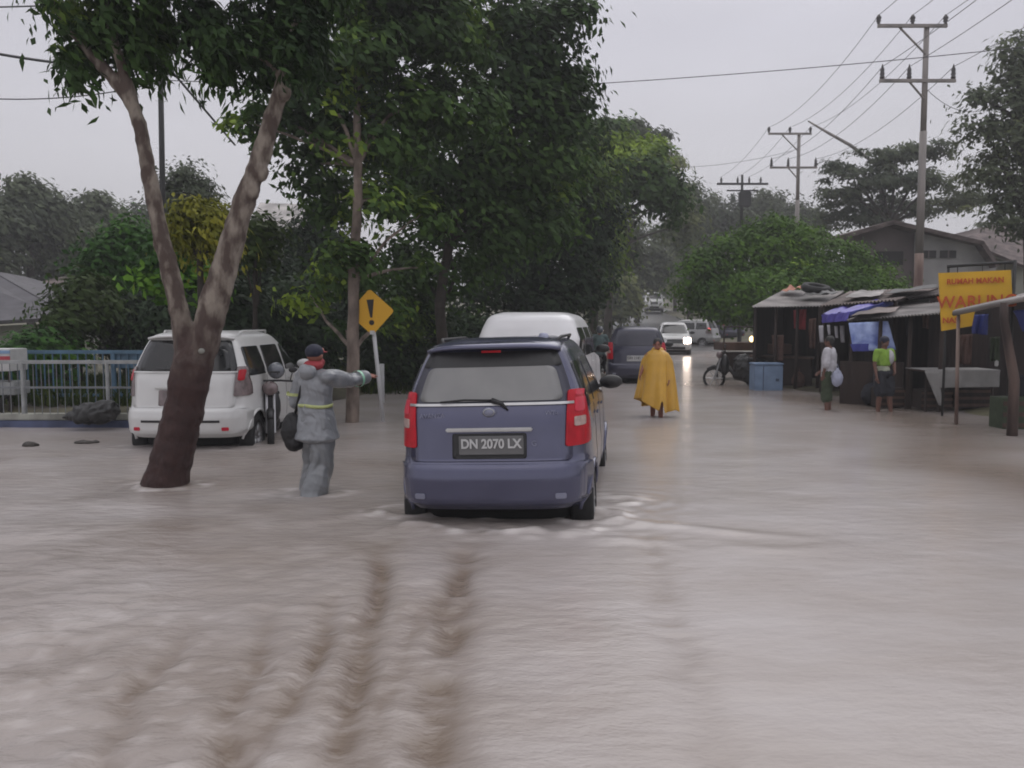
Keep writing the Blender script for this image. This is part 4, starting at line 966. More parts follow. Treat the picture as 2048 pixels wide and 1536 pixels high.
o = empty('helmet', (P(560, 741, 12.2).x, 12.0, P(560, 741, 12.0).z - .10), 0, 'round grey helmet hung on the mirror of the parked black motorcycle', 'helmet')
MB().ball((0, 0, .10), (.115, .13, .115), 18, 12).build('helmet_shell', M['helmet_grey'], o, True); MB().box((0, -.10, .085), (.15, .06, .06)).build('visor', M['glass_dark'], o, bevel=.02)
p = PW(1462, 772)
motorcycle('black motorcycle with its front wheel in the flood left of the light blue chest', (p.x + .25, 22.3, -0.10), R(78))
mb = MB(); q_ = Vector((p.x + .25, 22.3, 0))
o = empty('rain_cover', q_ + Vector((.40, -.02, .35)), 0, 'black plastic cover heaped over the motorcycle left of the light blue chest', 'plastic cover')
mb.ball((0, 0, 0), (.48, .30, .34)); mb.ball((-.30, 0, .12), (.25, .22, .36)); mb.ball((.3, 0, -.1), (.3, .26, .3)); fuse('cover_sheet', mb, M['tarp_black'], o, .02, .06, 4)
p = P(1198, 730, 27)
mc2 = motorcycle('motorcycle ridden between the white van and the navy minivan', (p.x, 27.0, -0.18), -R(8))
p = P(1248, 640, 72)
mc3 = motorcycle('tiny distant motorcycle on the rise above the navy minivan', (p.x, 72, float(ground_h(p.x, 72)) + .04), -R(8))
MC2, MC3 = mc2.location.copy(), mc3.location.copy()

#@@PEOPLE
# ------------------------------------------------------------------ people
def capsule(mb, a, b2, r0, r1, n=12):
    a, b2 = Vector(a), Vector(b2); d = (b2 - a); L = d.length; d.normalize()
    pts = []; rr = []
    for k in range(4): th = math.pi / 2 * k / 4; pts.append(a - d * r0 * math.cos(th)); rr.append(max(r0 * math.sin(th), r0 * .02))
    pts.append(a); rr.append(r0); pts.append(a.lerp(b2, .5)); rr.append((r0 + r1) / 2 * 1.04); pts.append(b2); rr.append(r1)
    for k in range(3, -1, -1): th = math.pi / 2 * k / 4; pts.append(b2 + d * r1 * math.cos(th)); rr.append(max(r1 * math.sin(th), r1 * .02))
    mb.tube(pts, rr, n)
def hand(mb, w, d, palm, curl=.5, side=1):
    """w wrist, d direction of the hand, palm = palm normal; a palm, four unequal fingers and a thumb"""
    w, d, palm = Vector(w), Vector(d).normalized(), Vector(palm).normalized(); s = d.cross(palm).normalized() * side
    for k in (-1, 0, 1): capsule(mb, w + d * .01, w + d * .075 + s * .022 * k, .020, .016, 8)
    for k, L in ((-1.5, .065), (-.5, .078), (.5, .074), (1.5, .056)):
        a = w + d * .080 + s * .0185 * k; b2 = a + (d + palm * curl * .5).normalized() * L * .55; c2 = b2 + (d * (1 - curl * .6) + palm * curl).normalized() * L * .5
        capsule(mb, a, b2, .0095, .009, 7); capsule(mb, b2, c2, .009, .0075, 7)
    a = w + d * .025 - s * .03; b2 = a + (d * .7 - s * .7).normalized() * .045; capsule(mb, a, b2, .012, .010, 7); capsule(mb, b2, b2 + (d + palm * .4).normalized() * .03, .010, .008, 7)
STAND = dict(sh=.185, hipz=.92, kneeL=(-.11, .03, .50), kneeR=(.11, .03, .50), ankL=(-.12, 0, .09), ankR=(.12, 0, .09), elbL=(-.24, 0, 1.13), elbR=(.24, 0, 1.13), wrL=(-.25, .08, .88), wrR=(.25, .08, .88))
def person(label, loc, rz, H, pose=None, skin='skin', top=None, bottom=None, hair=True, group=None, flare=0, voxel=.011):
    """faces +y. top = (material, sleeve 0..2, extra radius, hem z) ; bottom = (material, leg fraction, extra, )"""
    q = dict(STAND); q.update(pose or {}); root = empty('person', loc, rz, label, 'person', group); s = H / 1.70; root.scale = (s, s, s)
    V_ = {k: Vector(v) if isinstance(v, tuple) else v for k, v in q.items()}
    shL, shR = Vector((-V_['sh'], 0, 1.39)), Vector((V_['sh'], 0, 1.39)); hipL, hipR = Vector((-.09, 0, V_['hipz'])), Vector((.09, 0, V_['hipz']))
    lean = q.get('lean', 0)
    mb = MB()
    mb.ball((0, 0, 1.27), (.165, .105, .19), 16, 10); mb.ball((0, 0, 1.08), (.135, .095, .17), 16, 10); mb.ball((0, 0, .93), (.155, .11, .12), 16, 10)
    capsule(mb, shL + Vector((.03, 0, 0)), shR - Vector((.03, 0, 0)), .06, .06)
    capsule(mb, (0, -.01, 1.38), (0, .01, 1.52), .058, .052)
    hd = Vector(q.get('head', (0, .015, 1.595))); turn = q.get('turn', 0); rm = Matrix.Rotation(turn, 3, 'Z')
    H_ = lambda x, y, z: hd + rm @ Vector((x, y, z))
    mb.ball(H_(0, -.01, .02), (.076, .094, .095), 16, 12, rm); mb.ball(H_(0, .025, -.05), (.056, .062, .062), 14, 10, rm)
    capsule(mb, H_(0, .088, .005), H_(0, .105, -.022), .010, .014, 8); capsule(mb, H_(-.02, .082, -.057), H_(.02, .082, -.057), .009, .009, 6); capsule(mb, H_(-.018, .08, -.072), H_(.018, .08, -.072), .009, .009, 6)
    for e_ in (-1, 1): mb.ball(H_(e_ * .078, -.005, -.005), (.012, .022, .03), 8, 6, rm)
    for side, sh_, el, wr_ in ((-1, shL, V_['elbL'], V_['wrL']), (1, shR, V_['elbR'], V_['wrR'])):
        capsule(mb, sh_, el, .050, .038); capsule(mb, el, wr_, .038, .026)
        d = (wr_ - el).normalized(); palm = Vector(q.get('palmR' if side > 0 else 'palmL', (-side, 0, 0))); palm = (palm - d * palm.dot(d)); hand(mb, wr_, d, palm if palm.length > .1 else Vector((0, 0, -1)), q.get('curl', .6), side)
    for hp, kn, an in ((hipL, V_['kneeL'], V_['ankL']), (hipR, V_['kneeR'], V_['ankR'])):
        capsule(mb, hp, kn, .082, .055); capsule(mb, kn, kn.lerp(an, .35) + Vector((0, -.015, 0)), .052, .054); capsule(mb, kn.lerp(an, .35) + Vector((0, -.015, 0)), an, .054, .034)
        capsule(mb, an + Vector((0, -.04, -.05)), an + Vector((0, .13, -.065)), .035, .028)
    body = fuse('body', mb, M[skin], root, voxel, smooth=2)
    for e_ in (-1, 1):
        MB().ball(H_(e_ * .032, .083, .008), (.012, .008, .007), 8, 6, rm).build('eye', M['letter_black'], root, True)
    if hair:
        mb = MB(); mb.ball(H_(0, -.022, .036), (.086, .098, .092), 16, 12, rm); mb.ball(H_(0, -.06, -.02), (.072, .05, .07), 12, 8, rm); fuse('hair', mb, M['hair'], root, .010, .012, 3, 1)
    if top:
        m_, sl, ex, hem = top; mb = MB()
        mb.ball((0, 0, 1.27), (.175 + ex, .115 + ex, .19), 16, 10); capsule(mb, shL + Vector((.02, 0, -.01)), shR - Vector((.02, 0, .01)), .068 + ex * .5, .068 + ex * .5)
        for k in range(23):
            zz_ = 1.2 + (hem - 1.2) * k / 22; q_ = flare * (k / 22) ** 1.6; mb.ball((0, 0, zz_ + .03), (.16 + ex * 1.1 + q_, .115 + ex * 1.1 + q_, .06), 20, 8)
        for sh_, el, wr_ in ((shL, V_['elbL'], V_['wrL']), (shR, V_['elbR'], V_['wrR'])):
            e1 = el if sl >= 1 else sh_.lerp(el, .65); capsule(mb, sh_, e1, .066 + ex * .7, .056 + ex)
            if sl >= 2: capsule(mb, el, el.lerp(wr_, .84), .056 + ex, .042 + ex)
        fuse('jacket' if sl >= 2 else 'shirt', mb, M[m_], root, voxel, .026 if ex > .02 else .010, 7, 3)
    if bottom:
        m_, fr, ex = bottom; mb = MB(); mb.ball((0, 0, .94), (.168 + ex, .125 + ex, .12), 16, 10)
        for hp, kn, an in ((hipL, V_['kneeL'], V_['ankL']), (hipR, V_['kneeR'], V_['ankR'])):
            if fr <= 1: capsule(mb, hp, hp.lerp(kn, fr), .092 + ex, .080 + ex)
            else: capsule(mb, hp, kn, .092 + ex, .072 + ex); capsule(mb, kn, kn.lerp(an, fr - 1), .072 + ex, .062 + ex * 1.6)
        fuse('trousers' if fr > 1 else 'shorts', mb, M[m_], root, voxel, .030 if ex > .02 else .010, 9, 3)
    return root, H_, rm

# person in grey rain suit pointing to the right
c_ = PW(640, 985)
pz = -0.20
root, H_, rm = person('person in grey rain suit with yellow reflective bands, pointing while wading beside the forked tree', (c_.x - .04, 8.30, pz), -R(33), 1.60,
    dict(sh=.175, elbR=(.22, .28, 1.34), wrR=(.22, .53, 1.37), palmR=(-.3, 0, -1), elbL=(-.25, -.02, 1.13), wrL=(-.19, .16, .98), kneeL=(-.11, .07, .50), ankL=(-.12, .02, .09), kneeR=(.10, -.02, .5), ankR=(.11, -.18, .12), turn=R(8), curl=.35),
    top=('rain_grey', 2, .022, .74), bottom=('rain_grey_dark', 1.95, .040), hair=False, flare=.075)
mb = MB(); mb.ball(H_(0, -.02, .045), (.088, .102, .080), 18, 12, rm); fuse('cap', mb, M['cap_navy'], root, .009, 0, 0, 1)
MB().ball(H_(0, .075, .055), (.05, .03, .035), 14, 8, rm).build('cap_badge', M['helmet_red'], root, True)
mb = MB(); mb.ball(H_(0, .10, .04), (.065, .06, .012), 14, 6, rm); mb.build('cap_brim', M['red_cloth'], root, True)
mb = MB(); mb.ball(H_(0, .03, -.065), (.075, .075, .055), 14, 10, rm); mb.ball((0, -.02, 1.50), (.105, .095, .06), 14, 10); fuse('neck_scarf', mb, M['red_cloth'], root, .010, .015, 5, 1)
mb = MB(); mb.ball((0, -.10, 1.44), (.11, .07, .085), 14, 8); fuse('rolled_hood', mb, M['rain_grey'], root, .012, .02, 4, 1)
def band(z, rx, ry, h, name='reflective_band'):
    v = []; f = []; n = 36
    for k in range(n):
        a = 2 * math.pi * k / n; w_ = 1 + .03 * math.sin(a * 5)
        for dz in (-h, h): v.append((rx * w_ * math.cos(a), ry * w_ * math.sin(a), z + dz + .006 * math.sin(a * 3)))
    for k in range(n): f.append((2 * k, 2 * ((k + 1) % n), 2 * ((k + 1) % n) + 1, 2 * k + 1))
    o = mesh(name, v, f, M['hivis'], root, True); md = o.modifiers.new('s', 'SOLIDIFY'); md.thickness = .008; md.offset = 0; return o
band(1.10, .193, .150, .016)
for (a, b2, r_, nm) in (((-.25, -.01, 1.22), (-.252, -.01, 1.19), .106, 'reflective_band'), ((.22, .38, 1.352), (.22, .41, 1.355), .088, 'reflective_cuff_band')):
    MB().tube([a, b2], r_ * .98, 20, False).build(nm, M['hivis'] if 'cuff' not in nm else M['reflect_green'], root, True)
o = empty('shoulder_bag', (c_.x - .26, 8.30, .62), R(-20), 'black bag hanging at the back of the person in grey rainwear', 'bag')
mb = MB(); mb.ball((0, 0, -.02), (.11, .10, .17), 14, 10); mb.ball((.02, 0, -.14), (.09, .09, .09), 12, 8); fuse('bag_body', mb, M['bag_black'], o, .012, .02, 3)
MB().tube([(.03, 0, .12), (.12, -.02, .40), (.16, .02, .52)], .014, 6).build('strap', M['bag_black'], o, True)

# person in a yellow poncho
c_ = PW(1320, 833)
root, H_, rm = person('person in a long yellow rain poncho wading up the road past the navy minivan', (c_.x - .07, 14.9, -0.17), R(165), 1.50,
    dict(elbL=(-.24, .02, 1.15), wrL=(-.24, .10, .95), elbR=(.26, .02, 1.18), wrR=(.30, .12, 1.04), kneeL=(-.07, .05, .5), ankL=(-.08, 0, .09), kneeR=(.08, -.05, .5), ankR=(.09, -.12, .10)), bottom=('cloth_brown', .9, .01), skin='skin', hair=True)
n, mrows = 96, 26; v = []; f = []
for j in range(mrows):
    u = j / (mrows - 1)
    for k in range(n):
        a = 2 * math.pi * k / n; ca, sa = math.cos(a), math.sin(a)
        hemz = .42 - .13 * ca * -1 * .4 + .09 * math.sin(a * 2 + .6) + .02 * math.sin(a * 5 + 1) - .16 * math.exp(-((((a - 3.6) + math.pi) % (2 * math.pi) - math.pi) / .45) ** 2)
        if abs(((a - math.pi / 2 - .35) + math.pi) % (2 * math.pi) - math.pi) < .10: hemz += .20
        prof = [(.075, .075, 1.50), (.15, .11, 1.455), (.22, .14, 1.405), (.28, .17, 1.29), (.305, .20, 1.06), (.33, .25, .80), (.375, .30, hemz)]
        t_ = u * 6; i = min(5, int(t_)); w_ = t_ - i; w_ = w_
        rx, ry, zz_ = [prof[i][q] * (1 - w_) + prof[i + 1][q] * w_ for q in range(3)]
        pl_ = (1 + (.02 + .13 * u) * math.sin(a * 5 + 1.9 * math.sin(a * 2 + .7) + .8 * u) * min(1, u * 2) + (.02 + .05 * u) * math.sin(a * 11 + 2.3 * math.sin(a * 3) + 3 * u) * u)
        arm = 1 + .0 * u
        v.append((rx * ca * pl_, ry * sa * pl_, zz_ + .012 * math.sin(a * 6 + u * 9)))
for j in range(mrows - 1):
    for k in range(n): f.append((j * n + k, j * n + (k + 1) % n, (j + 1) * n + (k + 1) % n, (j + 1) * n + k))
o = mesh('poncho', v, f, M['poncho'], root, True); md = o.modifiers.new('s', 'SOLIDIFY'); md.thickness = .006; md = o.modifiers.new('ss', 'SUBSURF'); md.levels = 1; md.render_levels = 1
mb = MB(); mb.ball((0, -.05, 1.50), (.12, .10, .06), 14, 8); fuse('poncho_hood', mb, M['poncho'], root, .012, .02, 2)

# two children by the stalls
c_ = PW(1664, 822)
root, H_, rm = person('child in a white shirt and dark green shorts wading by the blue awning', (c_.x, 16.1, -0.12), R(55), 1.47,
    dict(elbR=(.20, .06, 1.14), wrR=(.16, .22, .96), wrL=(-.22, .06, .90), kneeR=(.09, .06, .5)), top=('cloth_white', 1, .035, .82), bottom=('cloth_green', 1.25, .03), skin='skin_dark')
o = empty('carrier_bag', (c_.x + .07, 15.88, .62), 0, 'pale blue plastic carrier bag held by the child in the white shirt', 'bag')
mb = MB(); mb.ball((0, 0, -.02), (.115, .07, .16), 12, 8); mb.ball((0, 0, .10), (.05, .04, .08), 10, 6); fuse('bag_body', mb, M['bag_blue'], o, .012, .02, 6)
MB().tube([(-.03, 0, .14), (0, 0, .24), (.03, 0, .14)], .006, 5).build('bag_handle', M['bag_blue'], o, True)
c_ = PW(1770, 825)
root, H_, rm = person('child in a lime green and white shirt and dark shorts wading by the blue banner', (c_.x, 15.75, -0.12), R(200), 1.48,
    dict(kneeL=(-.10, .08, .5), ankL=(-.12, .12, .09), elbL=(-.22, .05, 1.14), wrL=(-.12, .18, 1.0)), top=('cloth_lime', 0, .002, 1.10), bottom=('cloth_dark', .85, .035), skin='skin_dark', hair=False)
mb = MB(); mb.ball(H_(0, -.015, .03), (.092, .105, .092), 16, 12, rm); fuse('cap', mb, M['cap_navy'], root, .012, 0, 0, 1)
mb = MB(); mb.ball((.02, 0, .99), (.175, .13, .15), 14, 10); fuse('pale_wrap', mb, M['cloth_palegreen'], root, .012, .02, 6)
mb = MB(); mb.ball((-.10, .02, 1.27), (.105, .13, .17), 12, 8); mb.ball((-.19, 0, 1.33), (.07, .08, .09), 12, 8); fuse('white_sleeve', mb, M['cloth_white'], root, .012, .01, 6)

# riders
SIT = dict(hipz=.78, kneeL=(-.16, .36, .62), kneeR=(.16, .36, .62), ankL=(-.15, .18, .28), ankR=(.15, .18, .28), elbL=(-.26, .22, 1.10), elbR=(.26, .22, 1.10), wrL=(-.24, .46, 1.03), wrR=(.24, .46, 1.03))
root, H_, rm = person('rider in a teal-grey raincoat on the motorcycle between the white van and the navy minivan', MC2 + Vector((0, -.15, .02)), -R(8), 1.62, SIT, top=('cloth_teal', 2, .03, .80), bottom=('cloth_dark', 1.9, .02), hair=False)
mb = MB(); mb.ball(H_(0, -.01, .02), (.12, .135, .125), 14, 10, rm); mb.build('helmet', M['helmet_grey'], root, True)
root, H_, rm = person('tiny distant rider in a red jacket on the rise', MC3 + Vector((0, -.15, .02)), -R(8), 1.62, SIT, top=('red_cloth', 2, .04, .80), bottom=('cloth_dark', 1.9, .02), hair=False, voxel=.02)
mb = MB(); mb.ball(H_(0, -.01, .02), (.12, .135, .125), 14, 10, rm); mb.build('helmet', M['black_plastic'], root, True)

#@@PROPS
# ------------------------------------------------------------------ warning sign
b_ = PW(769, 843)
root = empty('warning_sign', (b_.x, b_.y, 0), 0, 'yellow diamond warning sign with black exclamation mark on a leaning white post', 'road sign')
top_ = P(745, 640, b_.y - .02) - Vector((b_.x, b_.y, 0)); low = Vector((.015, 0, -.4))
MB().tube([low, top_], .033, 12).build('post', M['post_white'], root, True)
C0 = P(742, 624, b_.y - .08) - Vector((b_.x, b_.y, 0)); a = .375
rt = Matrix.Rotation(R(-3), 3, 'Y') @ Matrix.Rotation(R(4), 3, 'Z')
def diamond(a, y, th, rc):
    pts = []
    for k in range(4):
        cth = math.pi / 2 * k; cpt = Vector((math.cos(cth), 0, math.sin(cth))) * (a - rc * 1.414)
        for j in range(-3, 4): an = cth + j / 3 * math.pi / 4; pts.append(cpt + Vector((math.cos(an), 0, math.sin(an))) * rc)
    n = len(pts); v = [rt @ (p_ + Vector((0, y, 0))) + C0 for p_ in pts] + [rt @ (p_ + Vector((0, y + th, 0))) + C0 for p_ in pts]
    return v, [tuple(range(n)), tuple(range(2 * n - 1, n - 1, -1))] + [(k, k + n, (k + 1) % n + n, (k + 1) % n) for k in range(n)]
mb = MB(); mb.add(*diamond(a, 0, .004, .05)); pn = mb.build('sign_panel', M['sign_yellow'], root)
v = [(-.058, -.006, .20), (.058, -.006, .20), (.016, -.006, -.09), (-.016, -.006, -.09)]; v += [(x, -.002, z_) for x, _, z_ in v]
mb = MB(); mb.add([rt @ Vector(q) + C0 for q in v], [(0, 1, 2, 3), (7, 6, 5, 4), (0, 4, 5, 1), (1, 5, 6, 2), (2, 6, 7, 3), (3, 7, 4, 0)])
mb.lathe(rt @ Vector((0, -.006, -.17)) + C0, [(.001, -.001), (.042, 0), (.042, .004)], 'y', 18); mb.build('exclamation_mark', M['letter_black'], pn)
MB().box(rt @ Vector((0, .004, -.33)) + C0, (.075, .03, .06)).build('bracket', M['post_white'], root)

# white marker post behind
b_ = PW(785, 792)
o = MB().tube([(0, 0, -.3), (0, 0, .78)], .05, 10).build('marker_post', M['post_white'], None, True); o.location = (b_.x, 17.6, 0)
tag(o, 'short white marker post under the trees right of the warning sign', 'post')

# ------------------------------------------------------------------ utility poles and wires
G = 'steel utility poles along the right of the road'
def power_pole(label, px, Y, h, armdir=R(6), dark=False):
    x = (px - 1024) / F * Y; gz = float(ground_h(x, Y))
    root = empty('utility_pole', (x, Y, gz), 0, label, 'utility pole', G); H = h - gz
    mm = M['pole_black'] if dark else M['steel_pole']
    MB().tube([(0, 0, -.3), (0, 0, H * .35)], [.14, .125], 12).build('lower_shaft', mm if dark else M['rust_pole'], root, True)
    MB().tube([(0, 0, H * .35), (0, 0, H * .7)], [.115, .10], 12).build('middle_shaft', mm, root, True)
    MB().tube([(0, 0, H * .7), (0, 0, H)], [.085, .075], 12).build('upper_shaft', mm, root, True)
    tips = []
    if not dark:
        for (z_, x0, x1, ins) in ((H - .05, -1.45, .55, (-1.43, -.45, .50)), (H - 1.60, -1.35, .85, (-1.28, -.50, .78))):
            ar = MB().box(((x0 + x1) / 2, -.08, z_), (x1 - x0, .08, .09)).build('crossarm', mm, root)
            if z_ > H - 1: MB().tube([(-.85, -.06, z_), (-.05, -.06, z_ - .78)], .03, 6).build('brace', mm, root)
            else: MB().tube([(-.50, -.06, z_), (-.05, -.06, z_ - .5)], .03, 6).build('brace', mm, root)
            for xi in ins:
                MB().lathe((xi, -.08, z_ + .04), [(.012, 0), (.05, .02), (.035, .05), (.075, .09), (.05, .13), (.085, .17), (.05, .24), (.02, .28), (.001, .29)] if z_ > H - 1 else
                           [(.012, 0), (.06, .02), (.075, .06), (.05, .10), (.075, .15), (.05, .2), (.065, .26), (.04, .33), (.015, .42), (.001, .44)], 'z', 10).build('insulator', M['insulator'], ar, True)
                tips.append(Vector((x + xi, Y - .08, gz + z_ + (.30 if z_ > H - 1 else .4))))
    else:
        ar = MB().box((0, -.1, H - .55), (3.1, .12, .12)).box((0, -.1, H - .95), (1.9, .1, .08)).build('crossarm', mm, root)
        for xi in (-1.3, -.3, .4, 1.1): MB().lathe((xi, -.1, H - .50), [(.02, 0), (.07, .05), (.05, .1), (.08, .15), (.05, .3), (.001, .4)], 'z', 8).build('insulator', M['insulator'], ar, True); tips.append(Vector((x + xi, Y, gz + H - .1)))
        MB().box((.1, -.3, H - 1.5), (.7, .5, .9)).build('transformer', mm, root, bevel=.05)
    return root, tips
_, T1 = power_pole('tall steel utility pole with two crossarms rising above the yellow shop sign', 1832, 26, P(1838, 50, 26).z)
_, T2 = power_pole('second steel utility pole with two crossarms, further down the road', 1588, 41.5, P(1587, 266, 41.5).z)
_, T3 = power_pole('dark utility pole with wide platform in front of hazy trees', 1478, 54, P(1478, 350, 54).z, dark=True)
def wire(name, label, a, b2, sag, r=.009, group='overhead wires along the right of the road'):
    a, b2 = Vector(a), Vector(b2); pts = []
    for k in range(25):
        u = k / 24; p_ = a.lerp(b2, u); p_.z -= sag * 4 * u * (1 - u); pts.append(p_)
    o = MB().tube(pts, r, 5).build(name, M['wire'], None, True); tag(o, label, 'wire', group); return o
for i in range(3):
    w_ = ('left', 'middle', 'right')[i]
    wire('power_line', f'wire from the {w_} top insulator of the tall pole to the next pole', T1[i], T2[i], .5)
    wire('power_line', f'wire running overhead out of the picture from the {w_} top insulator of the tall pole', T1[i], Vector((T1[i].x - 1.5, 8, T1[i].z - .1)), .3)
    wire('power_line', f'wire from the {w_} lower insulator of the tall pole to the next pole', T1[3 + i], T2[3 + i], .5)
    wire('power_line', f'wire running overhead out of the picture from the {w_} lower insulator of the tall pole', T1[3 + i], Vector((T1[3 + i].x - 1.5, 8, T1[3 + i].z - .1)), .3)
    wire('power_line', f'thin wire from the {w_} top insulator of the second pole down to the dark pole', T2[i], T3[i], .3)
wire('crossing_wire', 'single long wire crossing the sky from the dark trees to the right edge', P(1000, 178, 20), P(2350, 60, 17), .12, .009)
wire('service_wire', 'thin wire dropping from the tall pole towards the tree at the right edge', P(1850, 175, 26), P(1960, 222, 28), .25)
wire('service_wire', 'thin slack wire from the dark trees to the second pole', P(1360, 335, 44), P(1583, 302, 41.5), .15)
# bent pole
o = MB().tube([P(1768, 640, 45), P(1764, 400, 45), P(1755, 330, 45), P(1700, 290, 45), P(1655, 265, 45), P(1616, 242, 45)], [.12, .11, .10, .09, .07, .04], 8).build('bent_lamp_pole', M['steel_pole'], None, True)
tag(o, 'bent lamp pole sticking out at a slant above the flat-layered tree', 'lamp pole')
# left black pole
x = (326 - 1024) / F * 18
root = empty('black_utility_pole', (P(330, 700, 18).x, 18, .3), 0, 'thin black utility pole behind the left limb of the forked tree', 'utility pole')
tp = P(320, 90, 18) - root.location
MB().tube([(0, 0, -.3), tp * .5, tp], [.065, .058, .052], 10).build('shaft', M['pole_black'], root, True)
ar = MB().box(tp + Vector((0, 0, -.45)), (.5, .07, .07)).box(tp + Vector((.02, 0, -.25)), (.34, .05, .05)).build('crossarm', M['pole_black'], root)
for s in (-1, 1): MB().lathe(tp + Vector((s * .2, 0, -.42)), [(.01, 0), (.05, .04), (.03, .1), (.05, .14), (.001, .2)], 'z', 8).build('insulator', M['insulator'], ar, True)
G = 'wires of the black pole'
wire('service_wire', 'thick wire from the left edge to the black pole top', P(-200, 65, 14), P(318, 137, 18), .15, .026, G)
wire('service_wire', 'thick wire slanting down right from the black pole', P(340, 138, 18), P(470, 290, 22), .0, .026, G)
wire('service_wire', 'thin lower wire from the left edge to the black pole', P(-200, 178, 16), P(318, 165, 18), .25, .012, G)
wire('service_wire', 'thin wire from the black pole towards the dark trees', P(322, 160, 18), P(700, 150, 24), .1, .010, G)
wire('service_wire', 'topmost wire crossing the upper left corner', P(-100, 15, 12), P(330, -8, 16), .05, .012, G)

# ------------------------------------------------------------------ market stalls on the right
def corrugated(mb, a, b2, c2, d, waves=24, amp=.02):
    """corrugated sheet: ridges run from edge a-b to edge d-c"""
    a, b2, c2, d = map(Vector, (a, b2, c2, d)); n = waves * 6; nrm = (b2 - a).cross(d - a).normalized(); v = []
    if nrm.z < 0: nrm = -nrm
    for j in range(5):
        u = j / 4
        for k in range(n + 1):
            w_ = k / n; p_ = a.lerp(b2, w_).lerp(d.lerp(c2, w_), u); v.append(p_ + nrm * amp * math.sin(w_ * waves * 2 * math.pi))
    f = [(j * (n + 1) + k, j * (n + 1) + k + 1, (j + 1) * (n + 1) + k + 1, (j + 1) * (n + 1) + k) for j in range(4) for k in range(n)]
    mb.add(v, f)
    N = len(v); mb.add([Vector(q) - nrm * .004 for q in v], [tuple(reversed(q)) for q in f])
def stall(name, label, corners_f, corners_b, back=True, wall='plank_dark', roofm='tin', waves=22, posts=3, side_l=True, side_r=False, wall_h=None, low_wall=None, postm='wood_dark', pr=.045):
    """corners_f: two front roof corners (world), corners_b: two rear roof corners; walls hang from the rear edge"""
    a, b2 = map(Vector, corners_f); d, c2 = map(Vector, corners_b)
    base = Vector(((a.x + b2.x) / 2, (a.y + b2.y) / 2, 0)); root = empty(name, base, 0, label, 'market stall', 'market stalls on the right')
    L = lambda q: Vector(q) - base
    mb = MB(); corrugated(mb, L(a), L(b2), L(c2), L(d), waves); mb.build('roof', M[roofm], root)
    for k in range(posts):
        u = k / (posts - 1); p_ = a.lerp(b2, .03 + .94 * u) + (d - a) * .05
        MB().tube([L((p_.x, p_.y, -.3)), L((p_.x + .02, p_.y, p_.z - .03))], [pr, pr * .85], 8).build('post', M[postm], root, True)
        q_ = d.lerp(c2, .03 + .94 * u); MB().tube([L(p_) - Vector((0, 0, .05)), L(q_) - Vector((0, 0, .05))], .03, 6).build('rafter', M['wood_dark'], root)
    G_ = lambda q, z_: L((q.x, q.y, z_))
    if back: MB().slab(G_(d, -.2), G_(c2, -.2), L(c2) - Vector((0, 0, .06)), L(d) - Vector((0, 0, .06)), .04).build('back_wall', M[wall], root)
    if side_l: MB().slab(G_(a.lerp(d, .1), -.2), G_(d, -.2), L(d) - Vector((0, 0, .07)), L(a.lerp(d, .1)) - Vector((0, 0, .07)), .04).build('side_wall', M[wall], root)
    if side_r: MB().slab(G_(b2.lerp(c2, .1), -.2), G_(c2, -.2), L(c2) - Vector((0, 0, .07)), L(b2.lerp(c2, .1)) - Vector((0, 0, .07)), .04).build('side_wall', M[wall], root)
    return root, L
# stall A: leftmost, low tin roof
A0, A1 = P(1503, 614, 21.8), P(1640, 612, 20.4); A3, A2 = P(1568, 580, 25.0), P(1690, 582, 24.0)
rA, LA = stall('market_stall', 'leftmost dark stall with low grey tin roof beside the light blue chest', (A0, A1), (A3, A2), posts=4, side_r=False)
MB().slab(LA((A0.x + .3, 22.8, -.1)), LA((A1.x + .1, 21.2, -.1)), LA((A1.x + .1, 21.2, .75)), LA((A0.x + .3, 22.8, .75)), .05).build('counter', M['wood_dark'], rA)
MB().slab(LA((A0.x + .2, 22.7, .76)), LA((A1.x + .1, 21.1, .76)), LA((A1.x + .4, 21.8, .76)), LA((A0.x + .5, 23.3, .76)), .04).build('counter_top', M['wood_brown'], rA)
# stall B: blue awning
B0_, B1_ = P(1640, 612, 19.6), P(1792, 600, 17.8); B3_, B2_ = P(1700, 583, 23.0), P(1880, 575, 21.5)
rB, LB = stall('market_stall', 'stall with a bright blue tarpaulin awning and bunting', (B0_, B1_), (B3_, B2_), roofm='tin_rust', side_l=True)
def cloth(name, a, b2, c2, d, m, parent=None, loc=None, amp=.03, wv=3.0, nu=24, nv=12, th=.006, seed=0):
    a, b2, c2, d = [Vector(q) - (loc or Vector()) for q in (a, b2, c2, d)]; v = []; nrm = (b2 - a).cross(d - a).normalized()
    for j in range(nv + 1):
        for k in range(nu + 1):
            u, w_ = k / nu, j / nv; p_ = a.lerp(b2, u).lerp(d.lerp(c2, u), w_)
            v.append(p_ + nrm * amp * (math.sin(u * wv * 6.28 + seed) * (.3 + w_) + .5 * math.sin(u * wv * 11 + w_ * 5 + seed)))
    f = [(j * (nu + 1) + k, j * (nu + 1) + k + 1, (j + 1) * (nu + 1) + k + 1, (j + 1) * (nu + 1) + k) for j in range(nv) for k in range(nu)]
    o = mesh(name, v, f, m, parent, True); md = o.modifiers.new('s', 'SOLIDIFY'); md.thickness = th
    if loc is not None and parent is None: o.location = loc
    return o
aw = empty('awning', B0_, 0, 'bright violet-blue tarpaulin awning sagging over the second stall', 'awning')
q1, q2, q3, q4 = P(1643, 630, 18.6), P(1700, 624, 17.7), P(1788, 599, 18.2), P(1690, 607, 19.8)
